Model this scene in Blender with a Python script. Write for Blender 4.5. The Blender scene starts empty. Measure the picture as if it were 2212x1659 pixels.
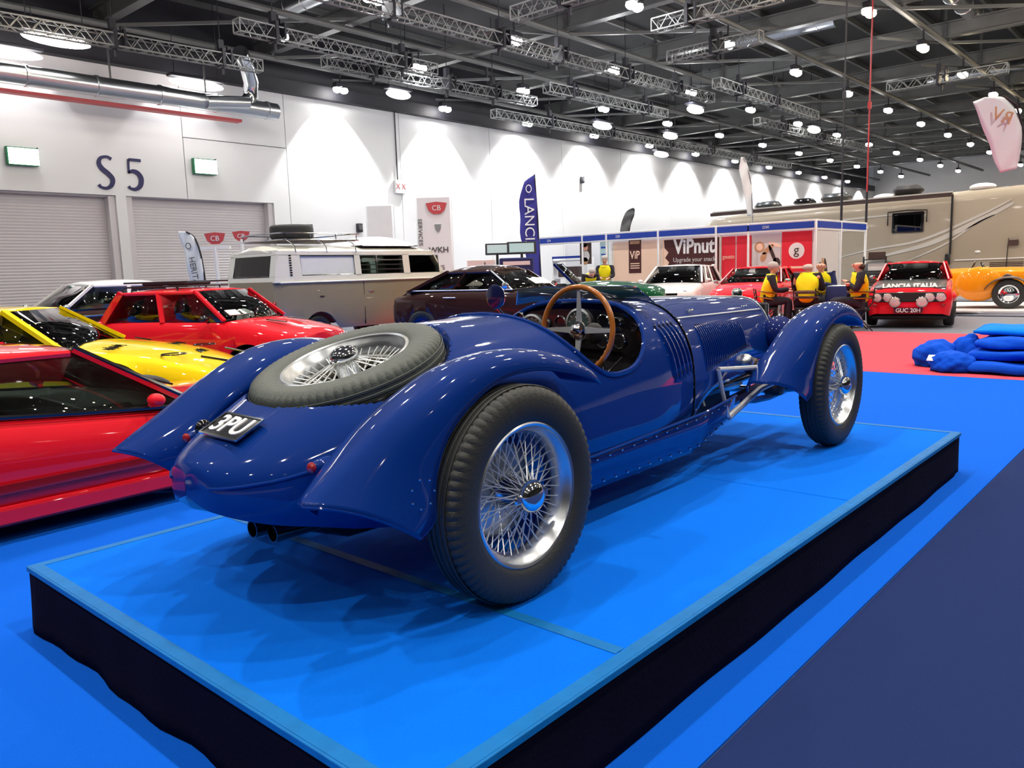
import bpy, bmesh, math, random
from mathutils import Vector, Matrix
random.seed(7)
S = bpy.context.scene
C = S.collection
PI = math.pi
def R(d): return math.radians(d)

# ------------------------------------------------------------------ camera, world, exposure
cam_d = bpy.data.cameras.new('camera'); cam = bpy.data.objects.new('camera', cam_d); C.objects.link(cam)
cam_d.sensor_width = 36; cam_d.lens = 28.02; cam_d.clip_end = 400
cam.matrix_world = Matrix(((0.662, 0.124, -0.739, 0), (-0.749, 0.070, -0.659, 0), (-0.031, 0.990, 0.139, 1.38), (0, 0, 0, 1)))
m3 = cam.matrix_world.to_3x3(); q = m3.to_quaternion(); q.normalize()
cam.matrix_world = Matrix.Translation((0, 0, 1.38)) @ q.to_matrix().to_4x4()
S.camera = cam
w = bpy.data.worlds.new('hall_air'); S.world = w; w.use_nodes = True
w.node_tree.nodes['Background'].inputs[0].default_value = (0.85, 0.9, 1.0, 1)
w.node_tree.nodes['Background'].inputs[1].default_value = 0.10
S.view_settings.view_transform = 'Standard'; S.view_settings.look = 'None'
S.view_settings.exposure = 0.18; S.view_settings.gamma = 1; S.view_settings.use_curve_mapping = False
LAMP_Z = 9.0
LAMP_W = 700.0        # watts of each high-bay lamp that lights the hall
WASH_W = 900.0        # wall washers above the white wall

# ------------------------------------------------------------------ materials
def mat(name, col, rough=0.5, metal=0.0, coat=0.0, spec=0.5, emit=0.0, bump=0.0, bscale=200, var=0.0, vscale=8, alpha=None, coatr=0.03):
    m = bpy.data.materials.new(name); m.use_nodes = True
    nt = m.node_tree; b = nt.nodes['Principled BSDF']
    c = (col[0], col[1], col[2], 1)
    b.inputs['Base Color'].default_value = c
    b.inputs['Roughness'].default_value = rough
    b.inputs['Metallic'].default_value = metal
    b.inputs['Specular IOR Level'].default_value = spec
    if coat: b.inputs['Coat Weight'].default_value = coat; b.inputs['Coat Roughness'].default_value = coatr
    if emit: b.inputs['Emission Color'].default_value = c; b.inputs['Emission Strength'].default_value = emit
    tc = nt.nodes.new('ShaderNodeTexCoord')
    if var:
        n = nt.nodes.new('ShaderNodeTexNoise'); n.inputs['Scale'].default_value = vscale; n.inputs['Detail'].default_value = 5
        nt.links.new(tc.outputs['Object'], n.inputs['Vector'])
        mx = nt.nodes.new('ShaderNodeMix'); mx.data_type = 'RGBA'
        mx.inputs[6].default_value = tuple(max(0, v*(1-var)) for v in col)+(1,)
        mx.inputs[7].default_value = tuple(min(1, v*(1+var)) for v in col)+(1,)
        nt.links.new(n.outputs['Fac'], mx.inputs[0]); nt.links.new(mx.outputs[2], b.inputs['Base Color'])
    if bump:
        n2 = nt.nodes.new('ShaderNodeTexNoise'); n2.inputs['Scale'].default_value = bscale; n2.inputs['Detail'].default_value = 3
        nt.links.new(tc.outputs['Object'], n2.inputs['Vector'])
        bp = nt.nodes.new('ShaderNodeBump'); bp.inputs['Strength'].default_value = bump; bp.inputs['Distance'].default_value = 0.01
        nt.links.new(n2.outputs['Fac'], bp.inputs['Height']); nt.links.new(bp.outputs[0], b.inputs['Normal'])
    return m
def glass(name, tint, refl=0.12, dark=0.0):
    m = bpy.data.materials.new(name); m.use_nodes = True; nt = m.node_tree; nt.nodes.clear()
    o = nt.nodes.new('ShaderNodeOutputMaterial'); t = nt.nodes.new('ShaderNodeBsdfTransparent'); g = nt.nodes.new('ShaderNodeBsdfGlossy')
    t.inputs[0].default_value = tint+(1,); g.inputs['Roughness'].default_value = 0.02
    f = nt.nodes.new('ShaderNodeFresnel'); f.inputs[0].default_value = 1.55
    a = nt.nodes.new('ShaderNodeMath'); a.operation = 'ADD'; a.use_clamp = True; a.inputs[1].default_value = refl
    mx = nt.nodes.new('ShaderNodeMixShader')
    nt.links.new(f.outputs[0], a.inputs[0]); nt.links.new(a.outputs[0], mx.inputs[0])
    nt.links.new(t.outputs[0], mx.inputs[1]); nt.links.new(g.outputs[0], mx.inputs[2]); nt.links.new(mx.outputs[0], o.inputs[0])
    return m
def paint(name, col, rough=0.5): return mat(name, col, rough, 0.0, 1.0, 0.08, var=0.06, vscale=3)
M = {}
M['blue'] = mat('blue_lacquer', (0.0, 0.027, 0.20), 0.5, 0.0, 1.0, 0.06, var=0.05, vscale=3, coatr=0.035)
M['bluedk'] = paint('dark_blue_enamel', (0.002, 0.012, 0.12))
M['chrome'] = mat('chrome', (0.82, 0.85, 0.88), 0.09, 1.0, var=0.03)
M['alu'] = mat('brushed_aluminium', (0.62, 0.65, 0.68), 0.28, 1.0, bump=0.05, bscale=300)
M['rubber'] = mat('tyre_rubber', (0.022, 0.024, 0.022), 0.55, bump=0.2, bscale=120, var=0.2, vscale=30)
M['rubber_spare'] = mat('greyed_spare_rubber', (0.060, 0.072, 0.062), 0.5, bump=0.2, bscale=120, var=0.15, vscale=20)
M['black'] = mat('black_vinyl', (0.008, 0.007, 0.009), 0.6, bump=0.1)
M['blackgl'] = mat('black_gloss', (0.006, 0.006, 0.008), 0.15, coat=0.6, var=0.1)
M['leather'] = mat('dark_leather', (0.02, 0.008, 0.008), 0.5, bump=0.3, bscale=90)
M['wood'] = mat('varnished_wood_rim', (0.42, 0.13, 0.018), 0.25, coat=1.0, var=0.35, vscale=25)
M['gauge'] = mat('dial_face', (0.055, 0.09, 0.085), 0.3, coat=0.5, var=0.3, vscale=60)
M['trim'] = mat('bright_trim', (0.60, 0.62, 0.64), 0.35, 0.5, var=0.05)
M['spoke'] = mat('silver_spokes', (0.70, 0.73, 0.74), 0.35, 0.55, var=0.05)
M['redlens'] = mat('red_lens', (0.28, 0.01, 0.015), 0.1, coat=1.0, var=0.05)
M['white'] = mat('white_plastic', (0.85, 0.85, 0.86), 0.4, var=0.03)
M['cream'] = mat('cream_enamel', (0.78, 0.77, 0.68), 0.3, coat=0.7, var=0.03)
M['deck'] = mat('bright_blue_deck_carpet', (0.0, 0.17, 0.88), 0.95, spec=0.1, bump=0.5, bscale=350, var=0.10, vscale=220)
M['bluecpt'] = mat('blue_exhibition_carpet', (0.002, 0.12, 0.72), 0.95, spec=0.1, bump=0.5, bscale=350, var=0.10, vscale=220)
M['navycpt'] = mat('navy_grey_carpet', (0.015, 0.031, 0.125), 0.95, spec=0.1, bump=0.6, bscale=350, var=0.25, vscale=260)
M['redcpt'] = mat('red_exhibition_carpet', (0.86, 0.085, 0.12), 0.95, spec=0.1, bump=0.5, bscale=300, var=0.08, vscale=180)
M['floor'] = mat('grey_hall_floor', (0.16, 0.17, 0.21), 0.6, spec=0.3, bump=0.1, var=0.12, vscale=2)
M['tape'] = mat('cyan_edge_tape', (0.0, 0.15, 0.46), 0.6, spec=0.25, bump=0.3, bscale=30, var=0.2, vscale=12)
M['skirt'] = mat('black_stage_skirt', (0.0035, 0.003, 0.011), 0.9, spec=0.05, bump=0.3, bscale=60, var=0.3, vscale=5)
M['wall'] = mat('white_wall_panel', (0.80, 0.80, 0.81), 0.7, bump=0.05, bscale=8, var=0.02, vscale=1)
M['shut'] = mat('grey_roller_shutter', (0.66, 0.62, 0.64), 0.5, var=0.05, vscale=2)
M['line'] = mat('dark_panel_joint', (0.05, 0.05, 0.06), 0.7, var=0.1)
M['purple'] = mat('navy_sign_letters', (0.010, 0.008, 0.085), 0.5, var=0.05)
M['ceil'] = mat('dark_roof_deck', (0.030, 0.031, 0.034), 0.8, bump=0.2, bscale=4, var=0.3, vscale=0.8)
M['steel'] = mat('grey_roof_steel', (0.105, 0.108, 0.108), 0.5, 0.2, var=0.2, vscale=2)
M['truss'] = mat('aluminium_truss', (0.27, 0.28, 0.275), 0.5, 0.3, var=0.1, vscale=5)
M['bracket'] = mat('black_clamp', (0.012, 0.012, 0.02), 0.6, var=0.1)
M['lamp'] = mat('lit_lamp', (1.0, 0.97, 0.93), 0.5, emit=48.0)
M['lampw'] = mat('lit_warm_lamp', (1.0, 0.80, 0.52), 0.5, emit=48.0)
M['lamplong'] = mat('lit_flood_tube', (1.0, 0.97, 0.93), 0.5, emit=9.0)
M['exit'] = mat('lit_exit_face', (0.9, 1.0, 0.93), 0.5, emit=6.0)
M['green'] = mat('green_box', (0.0, 0.18, 0.07), 0.4, var=0.05)
M['glass'] = glass('car_glass', (0.78, 0.86, 0.82), 0.05)
M['glassdk'] = glass('tinted_glass', (0.12, 0.13, 0.12), 0.05)
M['glassgn'] = glass('aero_screen_glass', (0.42, 0.52, 0.49), 0.03)
M['red'] = paint('signal_red_paint', (0.82, 0.008, 0.022))
M['yellow'] = paint('racing_yellow_paint', (1.0, 0.70, 0.0))
M['maroon'] = paint('dark_maroon_paint', (0.032, 0.010, 0.009))
M['whitep'] = paint('white_car_paint', (0.85, 0.83, 0.82))
M['orange'] = paint('orange_paint', (0.90, 0.30, 0.005))
M['greenp'] = paint('bottle_green_paint', (0.004, 0.09, 0.035))
M['blackp'] = mat('satin_black_bonnet', (0.03, 0.035, 0.04), 0.35, coat=0.5, var=0.1)
M['taupe'] = paint('taupe_paint', (0.27, 0.23, 0.155))
M['beige'] = mat('beige_motorhome_skin', (0.37, 0.32, 0.25), 0.3, coat=0.5, var=0.04, vscale=1)
M['beigel'] = mat('pale_swoosh', (0.58, 0.57, 0.54), 0.3, coat=0.5, var=0.03)
M['brown'] = mat('brown_trim', (0.06, 0.035, 0.03), 0.4, var=0.2)
M['skin'] = mat('skin', (0.72, 0.36, 0.26), 0.5, var=0.08, vscale=20)
M['hivis'] = mat('yellow_hi_vis_cloth', (0.92, 0.80, 0.0), 0.8, bump=0.3, bscale=40, var=0.1, vscale=10)
M['reflect'] = mat('reflective_band', (0.30, 0.13, 0.02), 0.3, 0.3, var=0.1)
M['dkcloth'] = mat('dark_cloth', (0.015, 0.012, 0.022), 0.9, bump=0.3, bscale=50, var=0.2)
M['navycl'] = mat('navy_cloth', (0.015, 0.02, 0.10), 0.9, bump=0.3, bscale=50, var=0.2)
M['hair'] = mat('grey_hair', (0.45, 0.40, 0.38), 0.9, var=0.2, vscale=40)
M['hairdk'] = mat('dark_hair', (0.06, 0.035, 0.02), 0.9, var=0.2, vscale=40)
M['fascia'] = mat('blue_fascia', (0.015, 0.055, 0.42), 0.4, var=0.04)
M['postpink'] = mat('peach_poster', (0.95, 0.66, 0.50), 0.6, var=0.06, vscale=2)
M['postred'] = mat('red_poster', (0.78, 0.015, 0.04), 0.6, var=0.05, vscale=2)
M['postgrey'] = mat('pale_grey_poster', (0.66, 0.64, 0.64), 0.6, var=0.05, vscale=2)
M['postbr'] = mat('dark_brown_print', (0.07, 0.012, 0.012), 0.6, var=0.1, vscale=3)
M['flagpurple'] = mat('purple_flag_cloth', (0.035, 0.035, 0.27), 0.8, bump=0.2, bscale=10, var=0.1, vscale=4)
M['flagwhite'] = mat('white_flag_cloth', (0.78, 0.82, 0.84), 0.8, var=0.04, vscale=4)
M['flaggrey'] = mat('charcoal_flag_cloth', (0.10, 0.10, 0.105), 0.8, var=0.2, vscale=6)
M['badge'] = mat('faded_red_badge', (0.55, 0.07, 0.08), 0.5, var=0.1, vscale=10)
M['curtain'] = mat('pale_curtain', (0.75, 0.78, 0.76), 0.9, bump=0.3, bscale=10, var=0.05)
M['bone'] = mat('print_tan', (0.55, 0.30, 0.16), 0.6, var=0.3, vscale=12)
M['olive'] = mat('brown_seat_cloth', (0.16, 0.13, 0.08), 0.7, bump=0.2, var=0.2)
M['screen'] = mat('lit_screen', (0.40, 0.55, 0.56), 0.2, emit=0.15)
M['aero'] = mat('grey_green_screen', (0.045, 0.085, 0.075), 0.15, coat=0.3, var=0.15, vscale=6); M['aero'].node_tree.nodes['Principled BSDF'].inputs['Alpha'].default_value = 0.72
M['mirrorblue'] = mat('mirror_shell', (0.006, 0.010, 0.06), 0.2, coat=1.0, var=0.1)
M['redlitcable'] = mat('red_lit_cable', (0.45, 0.02, 0.03), 0.4, var=0.1)  # red light falling on the cable, put into its colour
M['towel'] = mat('folded_blue_cloth', (0.002, 0.08, 0.62), 0.9, spec=0.15, bump=0.6, bscale=18, var=0.25, vscale=6)
M['towell'] = mat('bright_blue_cloth', (0.0, 0.20, 0.80), 0.9, spec=0.15, bump=0.5, bscale=18, var=0.15, vscale=6)

# ------------------------------------------------------------------ mesh helpers
class MB:
    def __init__(s): s.v = []; s.f = []
    def add(s, vs, fs):
        o = len(s.v); s.v += [tuple(v) for v in vs]; s.f += [tuple(i+o for i in f) for f in fs]; return s
    def box(s, c, d, rot=None, bev=0.0):
        x, y, z = d[0]/2, d[1]/2, d[2]/2
        if bev > 0:
            b = min(bev, x*.9, y*.9, z*.9); pts = []
            for sx in (-1, 1):
                for sy in (-1, 1):
                    for sz in (-1, 1):
                        pts += [(sx*(x-b), sy*(y-b), sz*z), (sx*(x-b), sy*y, sz*(z-b)), (sx*x, sy*(y-b), sz*(z-b))]
            bm = bmesh.new(); 
            for p in pts: bm.verts.new(p)
            bmesh.ops.convex_hull(bm, input=bm.verts); bm.verts.index_update()
            vs = [v.co.copy() for v in bm.verts]; fs = [[v.index for v in f.verts] for f in bm.faces]; bm.free()
        else:
            vs = [Vector((a*x, b_*y, e*z)) for a in (-1, 1) for b_ in (-1, 1) for e in (-1, 1)]
            fs = [(0, 1, 3, 2), (4, 6, 7, 5), (0, 4, 5, 1), (2, 3, 7, 6), (0, 2, 6, 4), (1, 5, 7, 3)]
        if rot is not None: vs = [rot @ Vector(v) for v in vs]
        return s.add([Vector(v)+Vector(c) for v in vs], fs)
    def bar(s, a, b, w, h=None, up=(0, 0, 1)):
        a = Vector(a); b = Vector(b); d = (b-a); L = d.length; d.normalize(); up = Vector(up)
        if abs(d.dot(up)) > .98: up = Vector((1, 0, 0))
        r = d.cross(up).normalized(); u = r.cross(d); h = h or w
        vs = [p+r*(i*w/2)+u*(j*h/2) for p in (a, b) for i, j in ((-1, -1), (1, -1), (1, 1), (-1, 1))]
        return s.add(vs, [(0, 1, 2, 3), (4, 7, 6, 5), (0, 4, 5, 1), (1, 5, 6, 2), (2, 6, 7, 3), (3, 7, 4, 0)])
    def tube(s, pts, r, n=8, closed=False, cap=True):
        pts = [Vector(p) for p in pts]; N = len(pts); rs = r if isinstance(r, (list, tuple)) else [r]*N
        prev = None; base = len(s.v)
        for i, p in enumerate(pts):
            t = (pts[(i+1) % N]-pts[i-1]) if closed else (pts[min(i+1, N-1)]-pts[max(i-1, 0)])
            t = t.normalized() if t.length > 1e-9 else Vector((0, 0, 1))
            if prev is None: prev = t.orthogonal().normalized()
            prev = (prev - t*prev.dot(t)).normalized(); q = t.cross(prev)
            for k in range(n):
                a = 2*PI*k/n; s.v.append(tuple(p+(prev*math.cos(a)+q*math.sin(a))*rs[i]))
        for i in range(N if closed else N-1):
            j = (i+1) % N
            for k in range(n):
                s.f.append((base+i*n+k, base+i*n+(k+1) % n, base+j*n+(k+1) % n, base+j*n+k))
        if cap and not closed:
            s.f.append(tuple(base+k for k in reversed(range(n)))); s.f.append(tuple(base+(N-1)*n+k for k in range(n)))
        return s
    def lathe(s, prof, axis='y', c=(0, 0, 0), n=32, mod=None, close=False):
        base = len(s.v); P_ = len(prof)
        for k in range(n):
            a = 2*PI*k/n
            for i, (r, h) in enumerate(prof):
                if mod: r = mod(k, i, r)
                x, z = r*math.cos(a), r*math.sin(a)
                v = {'y': (x, h, z), 'z': (x, z, h), 'x': (h, x, z)}[axis]
                s.v.append((v[0]+c[0], v[1]+c[1], v[2]+c[2]))
        for k in range(n):
            j = (k+1) % n
            for i in range(P_-1+(1 if close else 0)):
                i2 = (i+1) % P_
                s.f.append((base+k*P_+i, base+j*P_+i, base+j*P_+i2, base+k*P_+i2))
        return s
    def grid(s, rows, closed=False):
        base = len(s.v); n = len(rows[0])
        for r in rows: s.v += [tuple(p) for p in r]
        for i in range(len(rows)-1):
            for j in range(n-1+(1 if closed else 0)):
                j2 = (j+1) % n
                s.f.append((base+i*n+j, base+(i+1)*n+j, base+(i+1)*n+j2, base+i*n+j2))
        return s
    def ell(s, c, r, nu=12, nv=8, rot=None):
        rows = []
        for i in range(nv+1):
            a = -PI/2+PI*i/nv; row = []
            for k in range(nu):
                b = 2*PI*k/nu
                v = Vector((r[0]*math.cos(a)*math.cos(b), r[1]*math.cos(a)*math.sin(b), r[2]*math.sin(a)))
                if rot is not None: v = rot @ v
                row.append(v+Vector(c))
            rows.append(row)
        return s.grid(rows, True)
    def prism(s, poly, t, plane='xz', off=0.0):
        n = len(poly)
        def P3(p, d): return {'xz': (p[0], d, p[1]), 'yz': (d, p[0], p[1]), 'xy': (p[0], p[1], d)}[plane]
        vs = [P3(p, off) for p in poly]+[P3(p, off+t) for p in poly]
        fs = [tuple(range(n)), tuple(reversed(range(n, 2*n)))]+[(i, (i+1) % n, n+(i+1) % n, n+i) for i in range(n)]
        return s.add(vs, fs)
    def xf(s, mt):
        s.v = [tuple(mt @ Vector(v)) for v in s.v]; return s
    def mir(s):
        s.v = [(v[0], -v[1], v[2]) for v in s.v]; s.f = [tuple(reversed(f)) for f in s.f]; return s
    def build(s, name, m, parent=None, smooth=True, loc=None, clean=True, solid=0.0, ang=40, off=-1):
        me = bpy.data.meshes.new(name); me.from_pydata(s.v, [], s.f)
        bm = bmesh.new(); bm.from_mesh(me)
        if clean: bmesh.ops.remove_doubles(bm, verts=bm.verts, dist=1e-5)
        bmesh.ops.recalc_face_normals(bm, faces=bm.faces)
        if smooth:
            for f in bm.faces: f.smooth = True
            for e in bm.edges:
                if len(e.link_faces) == 2 and e.calc_face_angle(0) > R(ang): e.smooth = False
        bm.to_mesh(me); bm.free(); me.materials.append(m)
        o = bpy.data.objects.new(name, me); C.objects.link(o)
        if parent is not None: o.parent = parent
        if loc is not None: o.location = loc
        if solid:
            md = o.modifiers.new('solid', 'SOLIDIFY'); md.thickness = solid; md.offset = off
        return o
def B(name, c, d, m, parent=None, bev=0.01, rot=None): return MB().box(c, d, rot, bev).build(name, m, parent)
def thing(name, label, cat, loc=(0, 0, 0), rz=0, group=None):
    o = bpy.data.objects.new(name, None); C.objects.link(o); o.location = loc; o.rotation_euler = (0, 0, rz)
    o.empty_display_size = .1
    o['label'] = label; o['category'] = cat
    if group: o['group'] = group
    return o
def tag(o, label, cat, group=None):
    o['label'] = label; o['category'] = cat
    if group: o['group'] = group
    return o
def struct(o): o['kind'] = 'structure'; return o
def stuff(o): o['kind'] = 'stuff'; return o
def copy_tree(o, parent=None):
    c = o.copy(); C.objects.link(c); c.parent = parent
    for ch in list(o.children): copy_tree(ch, c)
    return c
def text(name, s, size, m, parent, mt, ext=0.004, sx=1.0, bold=0.0, name2=None):
    cu = bpy.data.curves.new('t', 'FONT'); cu.body = s; cu.size = size; cu.extrude = ext; cu.align_x = 'CENTER'; cu.align_y = 'CENTER'; cu.offset = bold
    cu.resolution_u = 3
    t = bpy.data.objects.new('t', cu); C.objects.link(t)
    dg = bpy.context.evaluated_depsgraph_get(); me = bpy.data.meshes.new_from_object(t.evaluated_get(dg))
    bpy.data.objects.remove(t); me.name = name
    me.transform(mt @ Matrix.Diagonal((sx, 1, 1, 1))); me.materials.clear(); me.materials.append(m)
    o = bpy.data.objects.new(name, me); C.objects.link(o)
    if parent is not None: o.parent = parent
    return o
def frame(origin, right, up):
    r = Vector(right).normalized(); u = Vector(up); u = (u-r*u.dot(r)).normalized(); n = r.cross(u)
    return Matrix(((r.x, u.x, n.x, origin[0]), (r.y, u.y, n.y, origin[1]), (r.z, u.z, n.z, origin[2]), (0, 0, 0, 1)))
def cat(pts, n):      # Catmull-Rom through n-D points, resampled uniformly in parameter
    out = []; N = len(pts)
    for i in range(n):
        t = i/(n-1)*(N-1); k = min(int(t), N-2); f = t-k
        p0, p1, p2, p3 = pts[max(k-1, 0)], pts[k], pts[k+1], pts[min(k+2, N-1)]
        out.append(tuple(.5*(2*b+(c-a)*f+(2*a-5*b+4*c-d)*f*f+(3*b-a-3*c+d)*f**3) for a, b, c, d in zip(p0, p1, p2, p3)))
    return out
def lerpt(tab, x):    # table of rows (x, ...) -> interpolated row, smooth
    if x <= tab[0][0]: return tab[0][1:]
    if x >= tab[-1][0]: return tab[-1][1:]
    for i in range(len(tab)-1):
        if tab[i][0] <= x <= tab[i+1][0]:
            x0, x1 = tab[i][0], tab[i+1][0]; h = x1-x0; t = (x-x0)/h
            a, b = tab[i], tab[i+1]; pa = tab[i-1] if i else a; pb = tab[i+2] if i+2 < len(tab) else b
            r = []
            for k in range(1, len(a)):
                m0 = (b[k]-pa[k])/(b[0]-pa[0]) if b[0] != pa[0] else 0; m1 = (pb[k]-a[k])/(pb[0]-a[0])
                d = (b[k]-a[k])/h
                if abs(m0) > 3*abs(d): m0 = 3*d
                if abs(m1) > 3*abs(d): m1 = 3*d
                r.append((2*t**3-3*t*t+1)*a[k]+(t**3-2*t*t+t)*h*m0+(-2*t**3+3*t*t)*b[k]+(t**3-t*t)*h*m1)
            return r

# ================================================================== SETTING
struct(B('floor', (40, 10, -.06), (130, 60, .10), M['floor'], bev=0))
tag(B('carpet', (3.6, 4.6, -.0035), (13.6, 7.2, .009), M['bluecpt'], bev=0), 'bright blue carpet laid on the floor around the display platform', 'carpet')
tag(B('carpet', (13.4, 6.5, -.003), (6.0, 17, .012), M['redcpt'], bev=0), 'coral red carpet between the blue carpet and the red rally coupe', 'carpet')
tag(B('carpet', (3.6, -5.0, -.003), (13.6, 11.98, .013), M['navycpt'], bev=0), 'navy grey carpet at the near right beside the platform', 'carpet')
tag(B('carpet', (3.6, 12.0, -.004), (13.6, 7.58, .011), M['bluecpt'], bev=0), 'blue carpet strip under the cars at the left by the wall', 'carpet')

YW = 28.7
# wall with two shutter recesses: built from panels so that the joints are real
def wallbox(x0, x1, z0, z1, name='wall_panel', y0=YW, t=.35, m='wall', par=None):
    return B(name, ((x0+x1)/2, y0+t/2, (z0+z1)/2), (x1-x0, t, z1-z0), M[m], par, bev=0)
WL = thing('wall_left', 'long white hall wall with shutters and lit from above', 'wall', (0, 0, 0)); struct(WL); del WL['label']; del WL['category']
wallbox(-14, 5.2, 0, 4.4, par=WL); wallbox(12.02, 12.36, 0, 4.4, par=WL); 
wallbox(-14, 14.58, 4.4, 8.7, par=WL); wallbox(14.61, 18.9, 4.4, 6.58, par=WL); wallbox(14.61, 18.9, 6.61, 8.7, par=WL); wallbox(18.17, 18.9, 0, 4.4, par=WL)
xs = [18.93, 24.95, 31.0, 37.0, 43.0, 49.0, 55.0, 61.0, 67.0, 73.0, 79.0, 85.0, 91.0]
for a, b in zip(xs[:-1], xs[1:]): wallbox(a, b-.03, 0, 8.7, par=WL)
struct(B('trim_1', (38, YW+.52, 4.4), (105, .1, 8.6), M['line'], bev=0))
struct(B('trim_2', (38, YW-.1, 8.95), (105, .5, .5), M['bracket'], bev=0))
struct(B('wall_top', (38, YW+.5, 10.4), (105, .3, 3.4), M['bracket'], bev=0))
def shutter(x0, x1, z1, idx):
    r = MB(); rows = []
    n = 88
    for i in range(n+1):
        z = z1*i/n
        rows.append([(x0, YW+.42+(.013 if i % 2 else 0), z), (x1, YW+.42+(.013 if i % 2 else 0), z)])
    r.grid(rows); o = r.build('door_%d' % idx, M['shut'], smooth=False); struct(o)
    f = MB()
    for xx in (x0+.12, x1-.12): f.box((xx, YW+.25, z1/2), (.22, .34, z1))
    f.box(((x0+x1)/2, YW+.3, z1+.05), (x1-x0, .3, .16)); f.build('guide_rail', M['shut'], o, smooth=False)
    return o
shutter(5.2, 12.02, 4.38, 1); shutter(12.36, 18.17, 4.42, 2)
# big bay lettering on the wall
s5 = thing('bay_sign', 'large navy S5 lettering painted above the roller shutters', 'sign', (12.2, YW-.012, 5.15))
def glyph(pts, w):
    m = MB(); P3 = cat(pts, len(pts)*6)
    rows = []
    for i, (x, z, k) in enumerate(P3):
        a = P3[max(i-1, 0)]; b = P3[min(i+1, len(P3)-1)]; d = Vector((b[0]-a[0], b[1]-a[1])); d.normalize(); nx, nz = -d.y, d.x
        rows.append([(x+nx*w*k/2, 0.0, z+nz*w*k/2), (x+nx*w*k/2, -.02, z+nz*w*k/2), (x-nx*w*k/2, -.02, z-nz*w*k/2), (x-nx*w*k/2, 0.0, z-nz*w*k/2)])
    return m.grid(rows)
g = glyph([(.22, .45, .75), (.08, .52, .6), (-.12, .47, .7), (-.2, .3, .95), (-.12, .12, 1.15), (.08, -.05, 1.15), (.2, -.22, 1.1), (.15, -.42, .9), (-.02, -.53, .7), (-.2, -.5, .6), (-.27, -.42, .8)], .15)
g.build('letter', M['purple'], s5, loc=(-.44, 0, 0))
g = glyph([(.26, .48, .9), (.1, .485, .9), (-.16, .485, .9)], .11); g2 = glyph([(-.17, .5, .8), (-.18, .3, .8), (-.19, .02, .8)], .09)
g3 = glyph([(-.2, .04, .5), (-.05, .1, .9), (.12, .04, 1.1), (.22, -.14, 1.15), (.17, -.38, 1.05), (0, -.51, .8), (-.18, -.49, .6), (-.24, -.42, .8)], .15)
g.v += []; o_ = len(g.v); g.add(g2.v, g2.f); g.add(g3.v, g3.f)
g.build('letter', M['purple'], s5, loc=(.52, 0, 0))
for x, z, lb in ((9.2, 5.44, 'lit emergency exit sign box left of the S5 lettering'), (15.27, 5.58, 'lit emergency exit sign box right of the S5 lettering')):
    e = thing('exit_sign', lb, 'exit sign', (x, YW-.13, z), 0, 'lit exit signs on the wall')
    B('sign_case', (0, 0, 0), (.90, .16, .56), M['green'], e, .01); B('lit_panel', (.03, -.085, 0), (.86, .012, .5), M['exit'], e, .004)
    MB().tube([(.48, .0, .3), (.48, .13, .3)], .02).build('bracket', M['bracket'], e)
# small wall fittings
fb = thing('notice_box', 'small red and white notice box high on the white wall above the camper van', 'notice', (24.77, YW-.08, 5.4))
B('case', (0, 0, 0), (.6, .12, .6), M['white'], fb); text('notice_marks', 'X X', .34, M['badge'], fb, frame((0, -.065, 0), (1, 0, 0), (0, 0, 1)), .004)
B('conduit', (-.1, .03, 1.8), (.04, .04, 3.0), M['line'], fb, 0)
for x, z, lb in ((38.8, 6.6, 'small black loudspeaker on the white wall right of the purple flag'), (19.7, 3.4, 'small black box on the wall just above the camper van roof rack'), (22.3, 3.5, 'small grey wall box above the camper van pop-up roof')):
    wb = thing('wall_box', lb, 'wall box', (x, YW-.1, z)); B('case', (0, 0, 0), (.26, .18, .38), M['bracket'], wb, .02); B('grille', (0, -.095, .02), (.18, .02, .22), M['steel'], wb, .005)

# roof
struct(B('ceiling', (38, 1, 11.7), (108, 56.4, .2), M['ceil'], bev=0))
struct(B('wall_right', (38, -27.2, 5.8), (108, .3, 11.8), M['ceil'], bev=0))
struct(B('wall_back', (-16.2, 1, 5.8), (.3, 56.4, 11.8), M['ceil'], bev=0))
struct(B('wall_far', (92, 1, 5.6), (.3, 56, 11.4), M['wall'], bev=0))
rb = MB()
for i in range(24):                                    # roof deck purlins
    rb.box((38, -25+i*2.35, 11.5), (104, .12, .22))
p = rb.build('roof_purlins', M['steel'], smooth=False); struct(p); p['label'] = 'rows of thin steel purlins under the dark roof deck'
for i in range(13):                                    # main girders along Y, I-section
    x = 6+i*6.0
    gd = MB(); gd.box((0, 1, .28), (.34, 56, .05)); gd.box((0, 1, -.28), (.34, 56, .05)); gd.box((0, 1, 0), (.05, 56, .52))
    o = gd.build('roof_girder', M['steel'], smooth=False, loc=(x, 0, 10.2)); struct(o)
for j, y in enumerate([27.8]+[28.0-4.72*k-.3 for k in range(1, 9)]):
    gd = MB(); gd.tube([(-4, 0, 0), (90, 0, 0)], .11, 8)
    o = gd.build('roof_beam', M['steel'], loc=(0, y, 9.75)); struct(o)
br = MB()
for i in range(12):
    for y in (27.8, 18.26, 8.82):
        x = 6+i*6.0
        br.bar((x, y, 9.75), (x+6, y-5.3, 10.0), .10, .10); 
        br.bar((x+6, y+.2, 9.8), (x+3, y+1.6, 9.7), .08); br.bar((x, y, 9.75), (x, y, 11.5), .10)
o = br.build('roof_bracing', M['steel'], smooth=False); struct(o)
random.seed(3)
DL = ['upper left above the purple flag', 'top centre above the short cross truss', 'long one right of the top centre', 'upper right above the stands', 'above the motorhome roof', 'small one near the silver wall duct', 'distant one over the far wall', 'distant one at the far right']
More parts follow.
